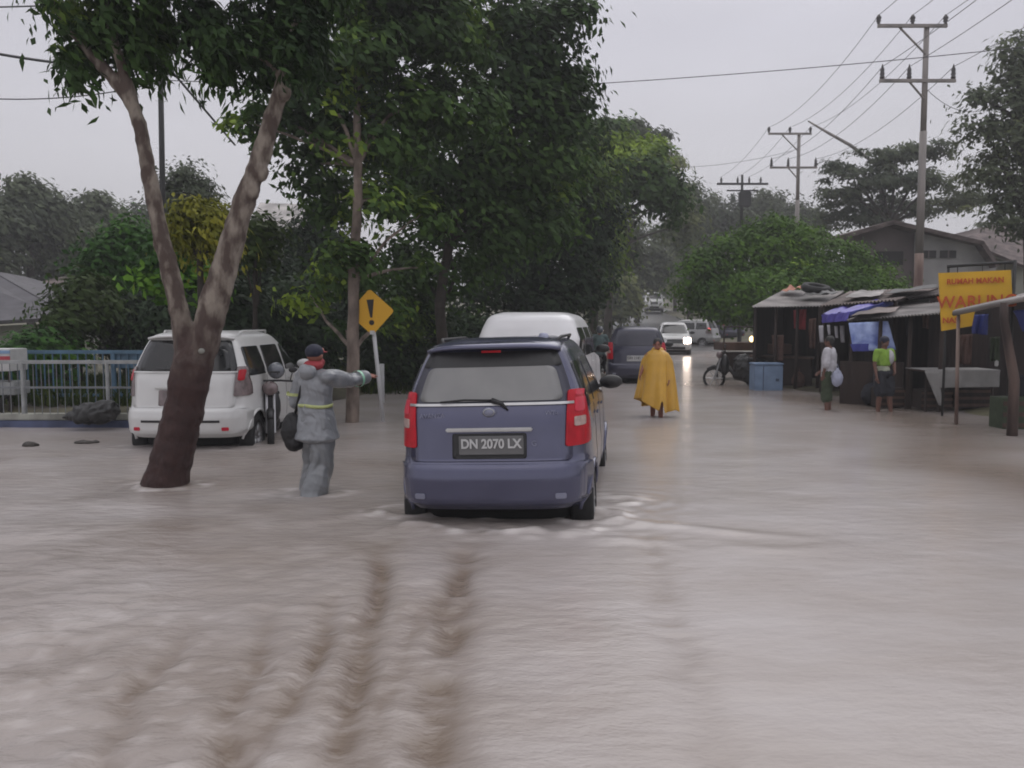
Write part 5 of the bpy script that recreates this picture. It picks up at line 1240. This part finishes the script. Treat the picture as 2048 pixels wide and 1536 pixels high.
cloth('awning_top', q1, q2, q3, q4, M['tarp_blue'], aw, B0_, .03, 2); cloth('awning_valance', q1, q2, P(1696, 642, 17.7), P(1645, 646, 18.6), M['tarp_blue'], aw, B0_, .02, 3)
cloth('awning_edge', q2, q3, P(1788, 609, 18.2), P(1700, 634, 17.7), M['tarp_deep'], aw, B0_, .015, 2)
k_ = 0
for px, py, h_, w_ in ((1642, 668, 34, 9), (1657, 660, 20, 6), (1672, 664, 24, 7), (1684, 668, 34, 9)):
    a_ = P(px - w_ / 2, py - h_ / 2, 18.3); o = cloth('bunting_strip', a_, P(px + w_ / 2, py - h_ / 2, 18.3), P(px + w_ / 2 + 1, py + h_ / 2, 18.3), P(px - w_ / 2 + 2, py + h_ / 2, 18.3), M['cloth_white'], None, a_, .01, 1, 4, 6)
    tag(o, ('leftmost tall white strip hung under the blue awning', 'short white strip second from the left under the blue awning', 'white strip third from the left under the blue awning', 'rightmost tall white strip hung under the blue awning')[k_], 'bunting', 'white strips hung under the blue awning'); k_ += 1
bl = P(1697, 646, 17.0)
bn = empty('banner', bl, 0, 'light and royal blue cloth banner hung under the grey tin roof', 'banner')
cloth('banner_cloth', bl, P(1776, 642, 16.8), P(1792, 699, 16.8), P(1706, 702, 17.0), M['banner_blue'], bn, bl, .015, 1.5)
cloth('banner_foot', P(1700, 688, 16.97), P(1752, 687, 16.88), P(1756, 702, 16.88), P(1706, 703, 16.97), M['banner_royal'], bn, bl, .008, 1.5)
# stall C: long grey tin roof
C_0, C_1 = P(1692, 641, 17.3), P(1885, 626, 15.6); C_3, C_2 = P(1800, 604, 20.0), P(1935, 590, 19.0)
rC, LC = stall('market_stall', 'wide stall with long sloping grey tin roof, blue banner at its left end', (C_0, C_1), (C_3, C_2), posts=4, side_l=True, waves=30)
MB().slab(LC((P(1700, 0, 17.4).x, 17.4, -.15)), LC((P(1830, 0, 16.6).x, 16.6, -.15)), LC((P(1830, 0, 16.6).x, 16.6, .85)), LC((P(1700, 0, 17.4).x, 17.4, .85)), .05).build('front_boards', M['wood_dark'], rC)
D0, D1 = P(1795, 600, 18.8), P(1900, 585, 18.0)
o = MB(); corrugated(o, D0, D1, P(1960, 565, 22), P(1850, 582, 22.5), 16); o = o.build('loose_roof_sheet', M['tin_rust'], None)
tag(o, 'rusty tin sheet lying above the wide stall left of the yellow shop sign', 'roof sheet')
# stall D: nearest, cut by the right edge
E0, E1 = P(1908, 622, 13.7), P(2200, 560, 11.3); E3, E2 = P(2060, 585, 16.6), P(2300, 540, 15.0)
root = empty('market_stall', (E0.x, E0.y, 0), 0, 'nearest stall at the right edge with pale tin roof edge and round timber post', 'market stall', 'market stalls on the right'); bs = Vector((E0.x, E0.y, 0))
mb = MB(); corrugated(mb, E0 - bs, E1 - bs, E2 - bs, E3 - bs, 26); mb.build('roof', M['tin'], root)
MB().tube([E0 - bs + Vector((0, -.02, -.03)), E1 - bs + Vector((0, -.02, -.03))], .045, 8).build('roof_edge_beam', M['tin'], root, True)
pt = PW(2024, 872); MB().tube([(pt.x - bs.x, pt.y - bs.y, -.3), Vector((pt.x, pt.y, .8)) - bs, P(2008, 640, pt.y) - bs, P(2008, 605, pt.y) - bs], [.075, .07, .055, .05], 12).build('post', M['wood_post'], root, True)
pt = PW(1913, 849); MB().tube([(pt.x - bs.x, pt.y - bs.y, -.3), P(1917, 622, pt.y) - bs], [.03, .026], 10).build('post', M['rust_pole'], root, True)
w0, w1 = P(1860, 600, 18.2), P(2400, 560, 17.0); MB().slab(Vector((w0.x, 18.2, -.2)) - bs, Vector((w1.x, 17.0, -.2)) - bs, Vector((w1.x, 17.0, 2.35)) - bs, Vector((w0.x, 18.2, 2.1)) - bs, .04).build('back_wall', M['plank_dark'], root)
for k in range(4): MB().tube([(E0.lerp(E1, k / 3)) - bs - Vector((0, 0, .05)), (E3.lerp(E2, k / 3)) - bs - Vector((0, 0, .05))], .03, 6).build('rafter', M['wood_dark'], root)
a_ = P(2026, 622, 13.2); o = cloth('hanging_tarp', a_, P(2120, 608, 12.6), P(2120, 690, 12.6), P(2046, 662, 13.2), M['tarp_deep'], None, a_, .03, 2); tag(o, 'deep blue tarpaulin hanging inside the nearest stall', 'tarpaulin')
a_ = P(2034, 750, 13.6); o = cloth('hanging_cloth', a_, P(2110, 750, 13.3), P(2110, 830, 13.3), P(2034, 825, 13.6), M['cloth_dark'], None, a_, .03, 2); tag(o, 'dark blue cloth draped low behind the round timber post', 'cloth')
# table with pale cloth
tb = empty('table', (P(1915, 780, 16.0).x, 16.0, 0), 0, 'long table under a pale grey cloth between the stalls', 'table')
zt = P(1900, 742, 15.7).z; x0, x1 = P(1842, 750, 15.8).x - tb.location.x, P(1985, 750, 15.8).x - tb.location.x
MB().box(((x0 + x1) / 2, 0, zt), (x1 - x0, .7, .03)).build('tabletop', M['wood_brown'], tb)
for sx_ in (x0 + .05, x1 - .05):
    for sy_ in (-.3, .3): MB().tube([(sx_, sy_, -.3), (sx_, sy_, zt)], .025, 8).build('leg', M['wood_dark'], tb)
lc = Vector((tb.location.x, 16, 0)); tcl = empty('tablecloth', lc + Vector((0, 0, zt)), 0, 'pale grey cloth hanging down the front of the long table', 'tablecloth'); off_ = lc + Vector((0, 0, zt))
MB().box(((x0 + x1) / 2, 0, .022), (x1 - x0 + .06, .76, .012)).build('cloth_top', M['table_cloth'], tcl)
cloth('cloth_drop', Vector((x0 - .03, -.39, .02)), Vector((x1 + .03, -.39, .02)), Vector((x1, -.42, -.28)), Vector((x0 + .1, -.42, -.30)), M['table_cloth'], tcl, Vector(), .015, 4)
cloth('cloth_corner', Vector((x0 - .03, -.395, 0)), Vector((x0 + .22, -.395, 0)), Vector((x0 + .30, -.43, -.62)), Vector((x0 + .22, -.43, -.60)), M['table_cloth'], tcl, Vector(), .01, 1)
o = MB().box((0, 0, 0), (.06, .04, .10)).box((0, 0, .055), (.03, .03, .02)).build('bottle', M['plate_white'], None, bevel=.01); o.location = P(1993, 727, 15.6); o.location.z = max(o.location.z, zt + .09); tag(o, 'small white bottle on the end of the long table', 'bottle')
# yellow shop sign on its frame
Ys = 15.0
s0, s1, s2, s3 = P(1878, 546, Ys), P(2022, 540, Ys - .5), P(2026, 640, Ys - .5), P(1884, 662, Ys)
root = empty('shop_sign', (s0.x, Ys, 0), 0, 'yellow shop sign with red lettering above the nearest stall roof', 'shop sign'); bs = Vector((s0.x, Ys, 0))
poly = [(1884, 662), (1944, 652), (1950, 622), (2025, 604), (2022, 540), (1878, 546)]
pp = [P(x_, y_, Ys - .5 * (x_ - 1878) / 144) - bs for x_, y_ in poly]; np_ = len(pp)
mb = MB(); mb.add(pp + [q + Vector((0, .03, 0)) for q in pp], [tuple(range(np_)), tuple(range(2 * np_ - 1, np_ - 1, -1))] + [(k, (k + 1) % np_, (k + 1) % np_ + np_, k + np_) for k in range(np_)])
pn = mb.build('sign_panel', M['banner_yellow'], root)
ex_ = (s1 - s0).normalized(); ez_ = Vector((0, 0, 1)); ey_ = ex_.cross(ez_) * -1; yaw = math.atan2(ex_.y, ex_.x)
def stxt(s, px, py, size, xs=1.0, nm='lettering'):
    u = (px - 1878) / 144; p_ = P(px, py, Ys - .5 * u - .035); tilt_ = math.atan2(ex_.z, ex_.x)
    o = text_mesh(nm, s, size, M['letter_red'], pn, p_ - bs, (0, 0, 0), .003, xs, .004); o.rotation_euler = (math.pi / 2, 0, yaw)
    o.rotation_euler.rotate_axis('Z', tilt_); return o
stxt('RUMAH MAKAN', 1950, 562, .125, .93, 'lettering_top'); stxt('WARUNG', 1953, 604, .285, .92, 'lettering_middle'); stxt('NASI', 1903, 641, .13, 1.0, 'lettering_foot')
MB().tube([Vector((s1.x + .06, Ys - .45, -.3)) - bs, P(2030, 520, Ys - .45) - bs], .03, 8).build('frame_post', M['pole_black'], root, True)
MB().tube([Vector((s0.x + .15, Ys + .03, -.3)) - bs, P(1897, 532, Ys + .03) - bs], .022, 8).build('frame_post', M['pole_black'], root, True)
MB().tube([P(1894, 533, Ys + .03) - bs, P(2031, 524, Ys - .45) - bs], .026, 8).build('frame_bar', M['pole_black'], root, True)
for px in (1915, 1965, 2010): MB().tube([P(px, 531 - (px - 1894) * .06, Ys - .2) - bs, P(px, 545, Ys - .2) - bs], .008, 5).build('hanger', M['pole_black'], root)
# light blue chest
c_ = PW(1533, 773); root = empty('ice_chest', (P(1533, 700, 20.9).x, 20.9, 0), 0, 'light blue chest standing in front of the leftmost stall', 'chest')
w_ = 54 / F * 21.6; MB().box((0, 0, .27), (w_, .5, .66)).build('chest_body', M['box_blue'], root, bevel=.02)
MB().box((0, 0, .625), (w_ + .03, .53, .045)).build('lid', M['box_blue'], root, bevel=.015); MB().box((-w_ * .2, -.253, .28), (.02, .008, .6)).build('door_seam', M['box_line'], root); MB().box((w_ * .3, -.256, .25), (.08, .01, .07)).build('latch', M['box_line'], root)
# food cart
c_ = P(1475, 700, 25); root = empty('food_cart', (c_.x, 25.0, 0), R(5), 'wooden food cart with a flat brown board left of the stalls', 'cart')
zt = P(1475, 692, 25).z
MB().box((0, 0, zt), (1.15, .8, .22)).build('cart_tray', M['wood_brown'], root, bevel=.01); MB().box((0, 0, zt - .45), (.9, .6, .55)).build('cart_cabinet', M['wood_dark'], root)
for s in (-1, 1):
    w2 = MB().lathe((s * .5, 0, .2), [(.27, -.03), (.31, -.03), (.33, 0), (.31, .03), (.27, .03), (.27, -.03)], 'x', 20).build('wheel', M['rubber'], root, True)
    mb = MB()
    for k in range(8): mb.tube([(s * .5, 0, .2), (s * .5, .28 * math.cos(k * .785), .2 + .28 * math.sin(k * .785))], .008, 4)
    mb.build('spokes', M['rim'], w2)
MB().tube([(-.5, -.3, zt), (-.5, -.3, zt + .55)], .02).tube([(.5, -.3, zt), (.5, -.3, zt + .55)], .02).tube([(-.5, -.3, zt + .55), (.5, -.3, zt + .55)], .02).build('cart_rail', M['wood_dark'], root)
o = MB().ball((0, 0, 0), (.06, .06, .08), 12, 8).build('lamp', M['lamp_yellow_on'], None, True); o.location = P(1503, 678, 24.0); tag(o, 'small glowing yellow lamp by the leftmost stall', 'lamp')
a_ = P(1543, 670, 21.6); o = cloth('hanging_cloth', a_, P(1568, 670, 21.4), P(1566, 722, 21.4), P(1548, 722, 21.6), M['cloth_brown'], None, a_, .02, 1); tag(o, 'pinkish brown cloth hanging in the leftmost stall above the blue chest', 'cloth')
# goods that crowd the stalls
rg = random.Random(4)
def crate(label, loc, size, m, rz=0):
    root = empty('crate', loc, rz, label, 'crate', 'crates and boxes in the stalls'); w, d, h = size
    MB().box((0, 0, h / 2), (w, d, h * .9)).build('crate_body', M[m], root, bevel=.008)
    mb = MB()
    for k in range(3): mb.box((0, -d / 2 - .006, h * (.2 + .3 * k)), (w + .02, .012, h * .12))
    mb.build('slats', M['wood_brown'], root)
crate('low brown crate at the foot of the wide stall left of the long table', (7.15, 16.6, .0), (.5, .35, .4), 'wood_dark')
crate('dark crate under the left end of the long table', (7.75, 16.1, .02), (.55, .4, .38), 'wood_dark')
crate('dark crate under the right end of the long table', (8.45, 16.15, .02), (.6, .4, .42), 'plank_dark')
crate('crate on the counter of the leftmost stall', (6.75, 22.1, .80), (.5, .35, .28), 'wood_brown')
crate('greenish crate by the timber post at the right edge', (7.75, 13.4, -.05), (.6, .4, .55), 'cloth_green')
def sack(label, loc, r_, m, grp='bags hung and heaped in the stalls', nm='sack'):
    o = empty(nm, loc, 0, label, nm, grp); mb = MB(); mb.ball((0, 0, r_), (r_ * .9, r_ * .7, r_)); mb.ball((.1 * r_, 0, r_ * 1.6), (r_ * .4, r_ * .35, r_ * .5)); fuse('sack_body', mb, M[m], o, .02, .03, 3); MB().tube([(.1 * r_, 0, r_ * 2), (.1 * r_, 0, r_ * 2.5)], .012, 5).build('neck_tie', M[m], o)
sack('pale sack heaped beside the blue chest', (6.95, 21.2, .0), .20, 'cloth_brown')
sack('dark sack leaning on the front boards of the wide stall', (6.95, 16.9, .0), .22, 'cloth_dark')
for i, (px, py, h_, w_, Y, m_, lb) in enumerate(((1600, 640, 40, 26, 21.2, 'red_cloth', 'dim red garment hanging high in the leftmost stall'), (1625, 668, 60, 16, 20.6, 'cloth_brown', 'long brown cloth hanging at the right side of the leftmost stall'),
        (1820, 650, 50, 18, 17.2, 'cloth_dark', 'dark garment hanging in the wide stall right of the banner'), (1852, 640, 36, 14, 17.0, 'cloth_brown', 'brown strip hanging in the wide stall near the yellow sign'),
        (1960, 650, 40, 34, 15.6, 'tarp_deep', 'dark blue sheet hanging behind the foot of the yellow sign'), (1990, 700, 50, 20, 16.2, 'cloth_green', 'green cloth hanging above the long table'), (1930, 700, 60, 30, 16.6, 'cloth_brown', 'brown cloth hanging behind the thin rusty post'))):
    a_ = P(px - w_ / 2, py - h_ / 2, Y); o = cloth('hanging_cloth', a_, P(px + w_ / 2, py - h_ / 2 - 2, Y - .1), P(px + w_ / 2 - 2, py + h_ / 2, Y - .1), P(px - w_ / 2 + 1, py + h_ / 2 - 3, Y), M[m_], None, a_, .03, 1.5, seed=i); tag(o, lb, 'cloth', 'cloths hanging in the stalls')
for i, (pts, m_, lb) in enumerate((((P(1688, 600, 19.4), P(1760, 596, 18.6), P(1772, 584, 20.6), P(1712, 586, 21.0)), 'tin', 'bent pale tin sheet on the roof above the blue awning'),
        ((P(1770, 592, 18.9), P(1868, 580, 18.2), P(1880, 572, 20.4), P(1790, 583, 20.8)), 'tarp_black', 'black plastic sheet weighed down on the roof left of the yellow sign'),
        ((P(1700, 636, 17.15), P(1790, 628, 16.5), P(1800, 616, 18.0), P(1730, 620, 18.4)), 'tin_rust', 'rusty patch sheet on the lower roof of the wide stall'))):
    a_ = pts[0]; o = cloth('roof_sheet', *pts, M[m_], None, a_, .012, 1.3, seed=i * 2.2); o.location.z += .05; tag(o, lb, 'roof sheet', 'loose sheets on the stall roofs')
# things on the roofs
a_ = P(1560, 584, 23.6); o = cloth('orange_tarp', a_, P(1602, 576, 23.0), P(1614, 570, 23.8), P(1575, 575, 24.4), M['tarp_orange'], None, a_, .04, 1.5); tag(o, 'faded orange tarpaulin on the roof of the leftmost stall', 'tarpaulin')
o = MB().lathe((0, 0, 0), [(.20, -.08), (.33, -.09), (.38, 0), (.33, .09), (.20, .08), (.20, -.08)], 'z', 24).build('tyre', M['rubber'], None, True); o.location = P(1632, 577, 22.3); o.rotation_euler = (R(14), R(5), 0); tag(o, 'old black tyre weighing down the roof of the leftmost stall', 'tyre')
a_ = P(1606, 590, 21.8); o = cloth('roof_sheet', a_, P(1680, 586, 20.9), P(1664, 578, 22.2), P(1620, 579, 22.8), M['tarp_black'], None, a_, .03, 2); tag(o, 'dark plastic sheet on the roof beside the old tyre', 'plastic sheet')

# ------------------------------------------------------------------ buildings
# right: gabled house
Yh = 35.0
root = empty('gabled_house', (P(1840, 560, Yh).x, Yh, 0), 0, 'gabled house with pale wall and dark roof edge behind the stalls', 'house'); bs = root.location.copy()
def wallpoly(name, pts, m, parent, bs, th=.15):
    v = [Vector(p_) - bs for p_ in pts]; n = len(v); v2 = [p_ + Vector((0, th, 0)) for p_ in v]
    mb = MB(); mb.add(v + v2, [tuple(range(n)), tuple(range(2 * n - 1, n - 1, -1))] + [(k, (k + 1) % n, (k + 1) % n + n, k + n) for k in range(n)]); return mb.build(name, m, parent)
def gnd(px, Y): q = P(px, 640, Y); q.z = 0; return q
wallpoly('wall', [gnd(1832, Yh), gnd(1992, Yh), P(1992, 520, Yh), P(1965, 484, Yh), P(1832, 452, Yh)], M['wall_white'], root, bs)
wallpoly('side_bay', [gnd(1700, Yh + .4), gnd(1832, Yh + .4), P(1832, 452, Yh + .4), P(1790, 446, Yh + .4), P(1690, 470, Yh + .4)], M['wall_pink'], root, bs)
for q, nm in (([P(1676, 472, Yh - .5), P(1788, 440, Yh - .5), P(1788, 440, Yh + 8), P(1676, 472, Yh + 8)], 'roof'), ([P(1788, 440, Yh - .5), P(1968, 482, Yh - .5), P(1968, 482, Yh + 8), P(1788, 440, Yh + 8)], 'roof'), ([P(1968, 482, Yh - .5), P(2000, 530, Yh - .5), P(2000, 530, Yh + 8), P(1968, 482, Yh + 8)], 'roof')):
    dz = Vector((0, 0, 0)); q = [Vector(p_) for p_ in q]; q[2].z = q[1].z; q[2].x = q[1].x; q[3].z = q[0].z; q[3].x = q[0].x
    MB().slab(*[p_ - bs for p_ in q], .16).build(nm, M['roof_brown'], root)
for a, b2, c2, d in ((1840, 1872, 501, 516), (1880, 1912, 501, 516)):
    p0, p1 = P(a, d, Yh - .03), P(b2, c2, Yh - .03)
    w2 = MB().box((p0 + p1) / 2 - bs, (p1.x - p0.x, .06, p1.z - p0.z)).build('window', M['dark_gap'], root); MB().box((p0 + p1) / 2 - bs + Vector((0, -.04, 0)), (.05, .04, p1.z - p0.z)).build('window_frame', M['wall_pink'], w2)
p0, p1 = P(1750, 530, Yh + .35), P(1806, 503, Yh + .35); MB().box((p0 + p1) / 2 - bs, (p1.x - p0.x, .08, p1.z - p0.z)).build('porch_opening', M['dark_gap'], root)
Yk = 38
root = empty('brown_roofed_house', (P(2030, 560, Yk).x, Yk, 0), 0, 'house with rusty brown hipped roof at the right edge behind the yellow sign', 'house'); bs = root.location.copy()
wallpoly('wall', [gnd(1985, Yk), gnd(2200, Yk), P(2200, 515, Yk), P(1990, 515, Yk)], M['wall_cream'], root, bs)
mb = MB(); mb.slab(*[q - bs for q in (P(1925, 478, Yk - 1), P(2070, 540, Yk - 1), P(2060, 470, Yk + 3), P(2000, 448, Yk + 3))], .12); mb.slab(*[q - bs for q in (P(1925, 478, Yk - 1), P(2000, 448, Yk + 3), P(1990, 448, Yk + 6), P(1900, 470, Yk + 6))], .12)
mb.build('roof', M['roof_brown'], root)
# left: grey roofed house
Yl = 30
root = empty('grey_roofed_house', (P(0, 640, Yl).x, Yl, .3), 0, 'low house with broad grey roof at the left edge behind the fence', 'house'); bs = root.location.copy()
r1 = [P(-160, 520, Yl + 4), P(-20, 548, Yl + 4), P(140, 640, Yl), P(-260, 665, Yl)]
MB().slab(*[q - bs for q in r1], .15).build('roof', M['roof_grey'], root)
MB().slab(*[q - bs for q in (P(-20, 548, Yl + 4), P(50, 560, Yl + 8), P(190, 600, Yl + 6), P(140, 640, Yl))], .15).build('roof', M['roof_grey'], root)
wallpoly('wall', [P(-250, 720, Yl + 1), P(128, 720, Yl + 1), P(128, 645, Yl + 1), P(-250, 665, Yl + 1)], M['wall_cream'], root, bs)
MB().slab(*[q - bs for q in (P(130, 552, Yl + 12), P(30, 575, Yl + 9), P(140, 615, Yl + 8), P(230, 580, Yl + 10))], .15).build('rear_roof', M['roof_brown'], root)
# small cream hut
Yc = 21
root = empty('cream_hut', (P(145, 700, Yc).x, Yc, .3), 0, 'small cream walled hut with dark overhanging roof behind the blue fence', 'hut'); bs = root.location.copy()
wallpoly('wall', [P(105, 760, Yc), P(190, 760, Yc), P(188, 682, Yc), P(165, 664, Yc), P(130, 664, Yc), P(106, 682, Yc)], M['wall_cream'], root, bs)
mb = MB(); mb.slab(*[q - bs for q in (P(92, 690, Yc - .4), P(130, 661, Yc - .4), P(132, 661, Yc + 3), P(98, 690, Yc + 3))], .07); mb.slab(*[q - bs for q in (P(130, 661, Yc - .4), P(168, 661, Yc - .4), P(168, 661, Yc + 3), P(130, 661, Yc + 3))], .07)
mb.build('roof', M['roof_grey'], root); MB().box(P(150, 690, Yc - .02) - bs, (.35, .05, .25)).build('window', M['dark_gap'], root)
# pale house glimpsed through the dark trees
Yq = 27
root = empty('pale_house', (P(570, 640, Yq).x, Yq, .3), 0, 'pale two-storey house glimpsed between dark branches right of the forked tree', 'house'); bs = root.location.copy()
wallpoly('wall', [gnd(505, Yq), gnd(660, Yq), P(660, 460, Yq), P(505, 460, Yq)], M['wall_white'], root, bs)
MB().slab(*[q - bs for q in (P(490, 462, Yq - .8), P(675, 470, Yq - .8), P(640, 410, Yq + 3), P(520, 405, Yq + 3))], .12).build('roof', M['tin'], root)
for px in (540, 600): MB().box(P(px, 530, Yq - .02) - bs, (.5, .06, .8)).build('window', M['dark_gap'], root)

# ------------------------------------------------------------------ fence on the left
Yf = 13.5
xf0, xf1 = -12.5, -4.7
root = empty('low_kerb_wall', ((xf0 + xf1) / 2, Yf, 0), 0, 'low kerb wall painted blue with a dirty white top under the fence', 'wall'); L2 = (xf1 - xf0)
MB().box((0, .02, -.05), (L2, .22, .30)).build('blue_course', M['kerb_blue'], root, bevel=.01); MB().box((0, .05, .155), (L2, .20, .10)).build('white_course', M['kerb_white'], root, bevel=.015)
root = empty('white_railing', ((xf0 + xf1) / 2, Yf, .2), 0, 'white steel railing with thin pickets on the low kerb wall', 'fence')
zt = P(150, 724, Yf).z - .2; zm = P(150, 775, Yf).z - .2
for x_ in (xf0, -10.0, P(15, 0, Yf).x, P(190, 0, Yf).x, -5.1): MB().tube([(x_ - root.location.x, 0, 0), (x_ - root.location.x, 0, zt)], .032, 8).build('post', M['rail_white'], root)
MB().box((0, 0, zt), (L2, .05, .055)).build('top_rail', M['rail_white'], root); MB().box((0, 0, zm), (L2, .03, .03)).build('middle_rail', M['rail_grey'], root)
mb = MB(); nP = int(L2 / .12)
for k in range(nP): mb.tube([(-L2 / 2 + .06 + k * .12, 0, 0), (-L2 / 2 + .06 + k * .12, 0, zt)], .007, 5, False)
mb.build('pickets', M['rail_grey'], root)
root = empty('blue_fence', ((xf0 + xf1) / 2, Yf + 1.1, .15), 0, 'blue metal fence standing just behind the white railing', 'fence')
zt = P(150, 704, Yf + 1.1).z - .15
MB().box((0, 0, zt), (L2, .05, .06)).build('top_rail', M['rail_blue'], root); MB().box((0, 0, .25), (L2, .04, .05)).build('bottom_rail', M['rail_blue'], root)
mb = MB()
for k in range(int(L2 / .14)): mb.tube([(-L2 / 2 + .07 + k * .14, 0, 0), (-L2 / 2 + .07 + k * .14, 0, zt)], .013, 5, False)
mb.build('pickets', M['rail_blue'], root)
x_ = P(200, 0, Yf + 1.1).x - root.location.x; x2_ = P(300, 0, Yf + 1.1).x - root.location.x
MB().box(((x_ + x2_) / 2, .03, zt - .14), (x2_ - x_, .02, .26)).build('sheet_panel', M['rail_blue'], root)
for k in range(5): MB().tube([(-L2 / 2 + k * L2 / 4, 0, -.2), (-L2 / 2 + k * L2 / 4, 0, zt)], .035, 8).build('post', M['rail_blue'], root)
o = MB().slab((-9.8, 15.6, -.1), (-4.6, 15.6, -.1), (-4.6, 15.6, .42), (-9.8, 15.6, .42), .12).build('brick_wall', M['brick_low'], None); tag(o, 'low reddish brick wall seen through the fence pickets', 'wall')
# white handcart at the left edge
c_ = P(-10, 700, 14.0); root = empty('handcart', (c_.x, 14.0, .15), 0, 'white handcart with red and blue stripes behind the railing at the left edge', 'handcart')
zz = lambda py: P(0, py, 14.0).z - .15
MB().box((0, 0, (zz(697) + zz(741)) / 2), (.76, .5, zz(697) - zz(741))).build('display_box', M['plate_white'], root, bevel=.01)
MB().box((0, -.255, zz(715)), (.76, .01, .06)).build('red_stripe', M['stripe_red'], root); MB().box((0, -.255, zz(703)), (.76, .012, .05)).build('blue_stripe', M['stripe_blue'], root)
MB().box((.05, 0, (zz(762) + zz(788)) / 2), (.74, .45, zz(762) - zz(788))).build('lower_box', M['rail_white'], root, bevel=.01)
for s_ in (-.33, .33):
    for t2 in (-.2, .2): MB().tube([(s_, t2, -.1), (s_, t2, zz(741))], .02, 6).build('leg', M['wood_dark'], root)
for s_ in (-.3, .3): MB().lathe((s_, -.28, .16), [(.12, -.02), (.16, -.02), (.17, 0), (.16, .02), (.12, .02), (.12, -.02)], 'x', 18).build('wheel', M['rubber'], root, True)
# heap and debris
hp = P(185, 815, 13.1); o = empty('refuse_heap', (hp.x, 13.15, .16), 0, 'crumpled black plastic heap on the kerb wall left of the white minivan', 'heap')
mb = MB(); mb.ball((0, 0, .08), (.36, .18, .16)); mb.ball((-.2, 0, .04), (.3, .16, .10)); mb.ball((.15, .02, .14), (.22, .15, .14)); fuse('heap_sheet', mb, M['tarp_black'], o, .02, .07, 4)
for (px, py, sx_, sy_, lb) in ((60, 888, .10, .05, 'dark lump of debris standing out of the water at the left edge'), (170, 882, .17, .025, 'flat dark debris floating in front of the kerb wall')):
    p_ = PW(px, py + 4); o = MB(); o.ball((0, 0, .01), (sx_, .08, sy_)); o.ball((sx_ * .5, .02, .01), (sx_ * .6, .06, sy_ * .7)); o = fuse('debris', o, M['debris'], None, .012, .03, 3); o.location = p_; tag(o, lb, 'debris', 'debris in the water')
# leafy tufts by the fence
for (px, Y, hgt, lb) in ((30, 13.2, 40, 'grassy tuft in front of the white railing at the left edge'), (120, 15.2, 55, 'leafy weeds between the two fences'), (85, 16.5, 130, 'tall banana-like plant behind the blue fence')):
    g_ = P(px, 800, Y); g_.z = float(ground_h(g_.x, Y)); root = empty('plant', g_, 0, lb, 'plant'); rg = random.Random(px); h_ = hgt * Y / F
    mb = MB()
    for k in range(26 if hgt < 100 else 9):
        a = rg.uniform(0, 6.28); l_ = h_ * rg.uniform(.6, 1.1) * (1 if hgt < 100 else 1.5); w_ = .012 if hgt < 100 else .10; out_ = rg.uniform(.2, .6) * l_
        d = Vector((math.cos(a), math.sin(a), 0)); s_ = Vector((-d.y, d.x, 0)) * w_; v = []
        for j in range(7):
            u = j / 6; p_ = d * out_ * u ** 1.5 + Vector((0, 0, l_ * (u - .45 * u ** 3))); ww = math.sin(math.pi * min(1, u * .85 + .15)) ; v += [p_ - s_ * ww, p_ + Vector((0, 0, -.01)), p_ + s_ * ww]
        mb.add(v, [(j * 3 + c2, j * 3 + c2 + 1, j * 3 + 4 + c2, j * 3 + 3 + c2) for j in range(6) for c2 in (0, 1)])
    o = mb.build('leaves', M['leaf_mid' if hgt > 50 else 'leaf_olive'], root, True); at_ = o.data.attributes.new('tone', 'FLOAT', 'POINT'); at_.data.foreach_set('value', np.full(len(o.data.vertices), .6, np.float32))

# ------------------------------------------------------------------ rain haze
hz = MB().box((0, 205, 24), (460, 420, 52)).build('haze', None, None)
hm = bpy.data.materials.new('haze'); hm.use_nodes = True; t = hm.node_tree
for n in list(t.nodes):
    if n.type != 'OUTPUT_MATERIAL': t.nodes.remove(n)
pv = t.nodes.new('ShaderNodeVolumePrincipled'); pv.inputs['Density'].default_value = 0.0023; pv.inputs['Color'].default_value = (0.80, 0.80, 0.82, 1); pv.inputs['Anisotropy'].default_value = 0.2
t.links.new(pv.outputs[0], t.nodes['Material Output'].inputs['Volume']); hz.data.materials.append(hm); hz['kind'] = 'stuff'
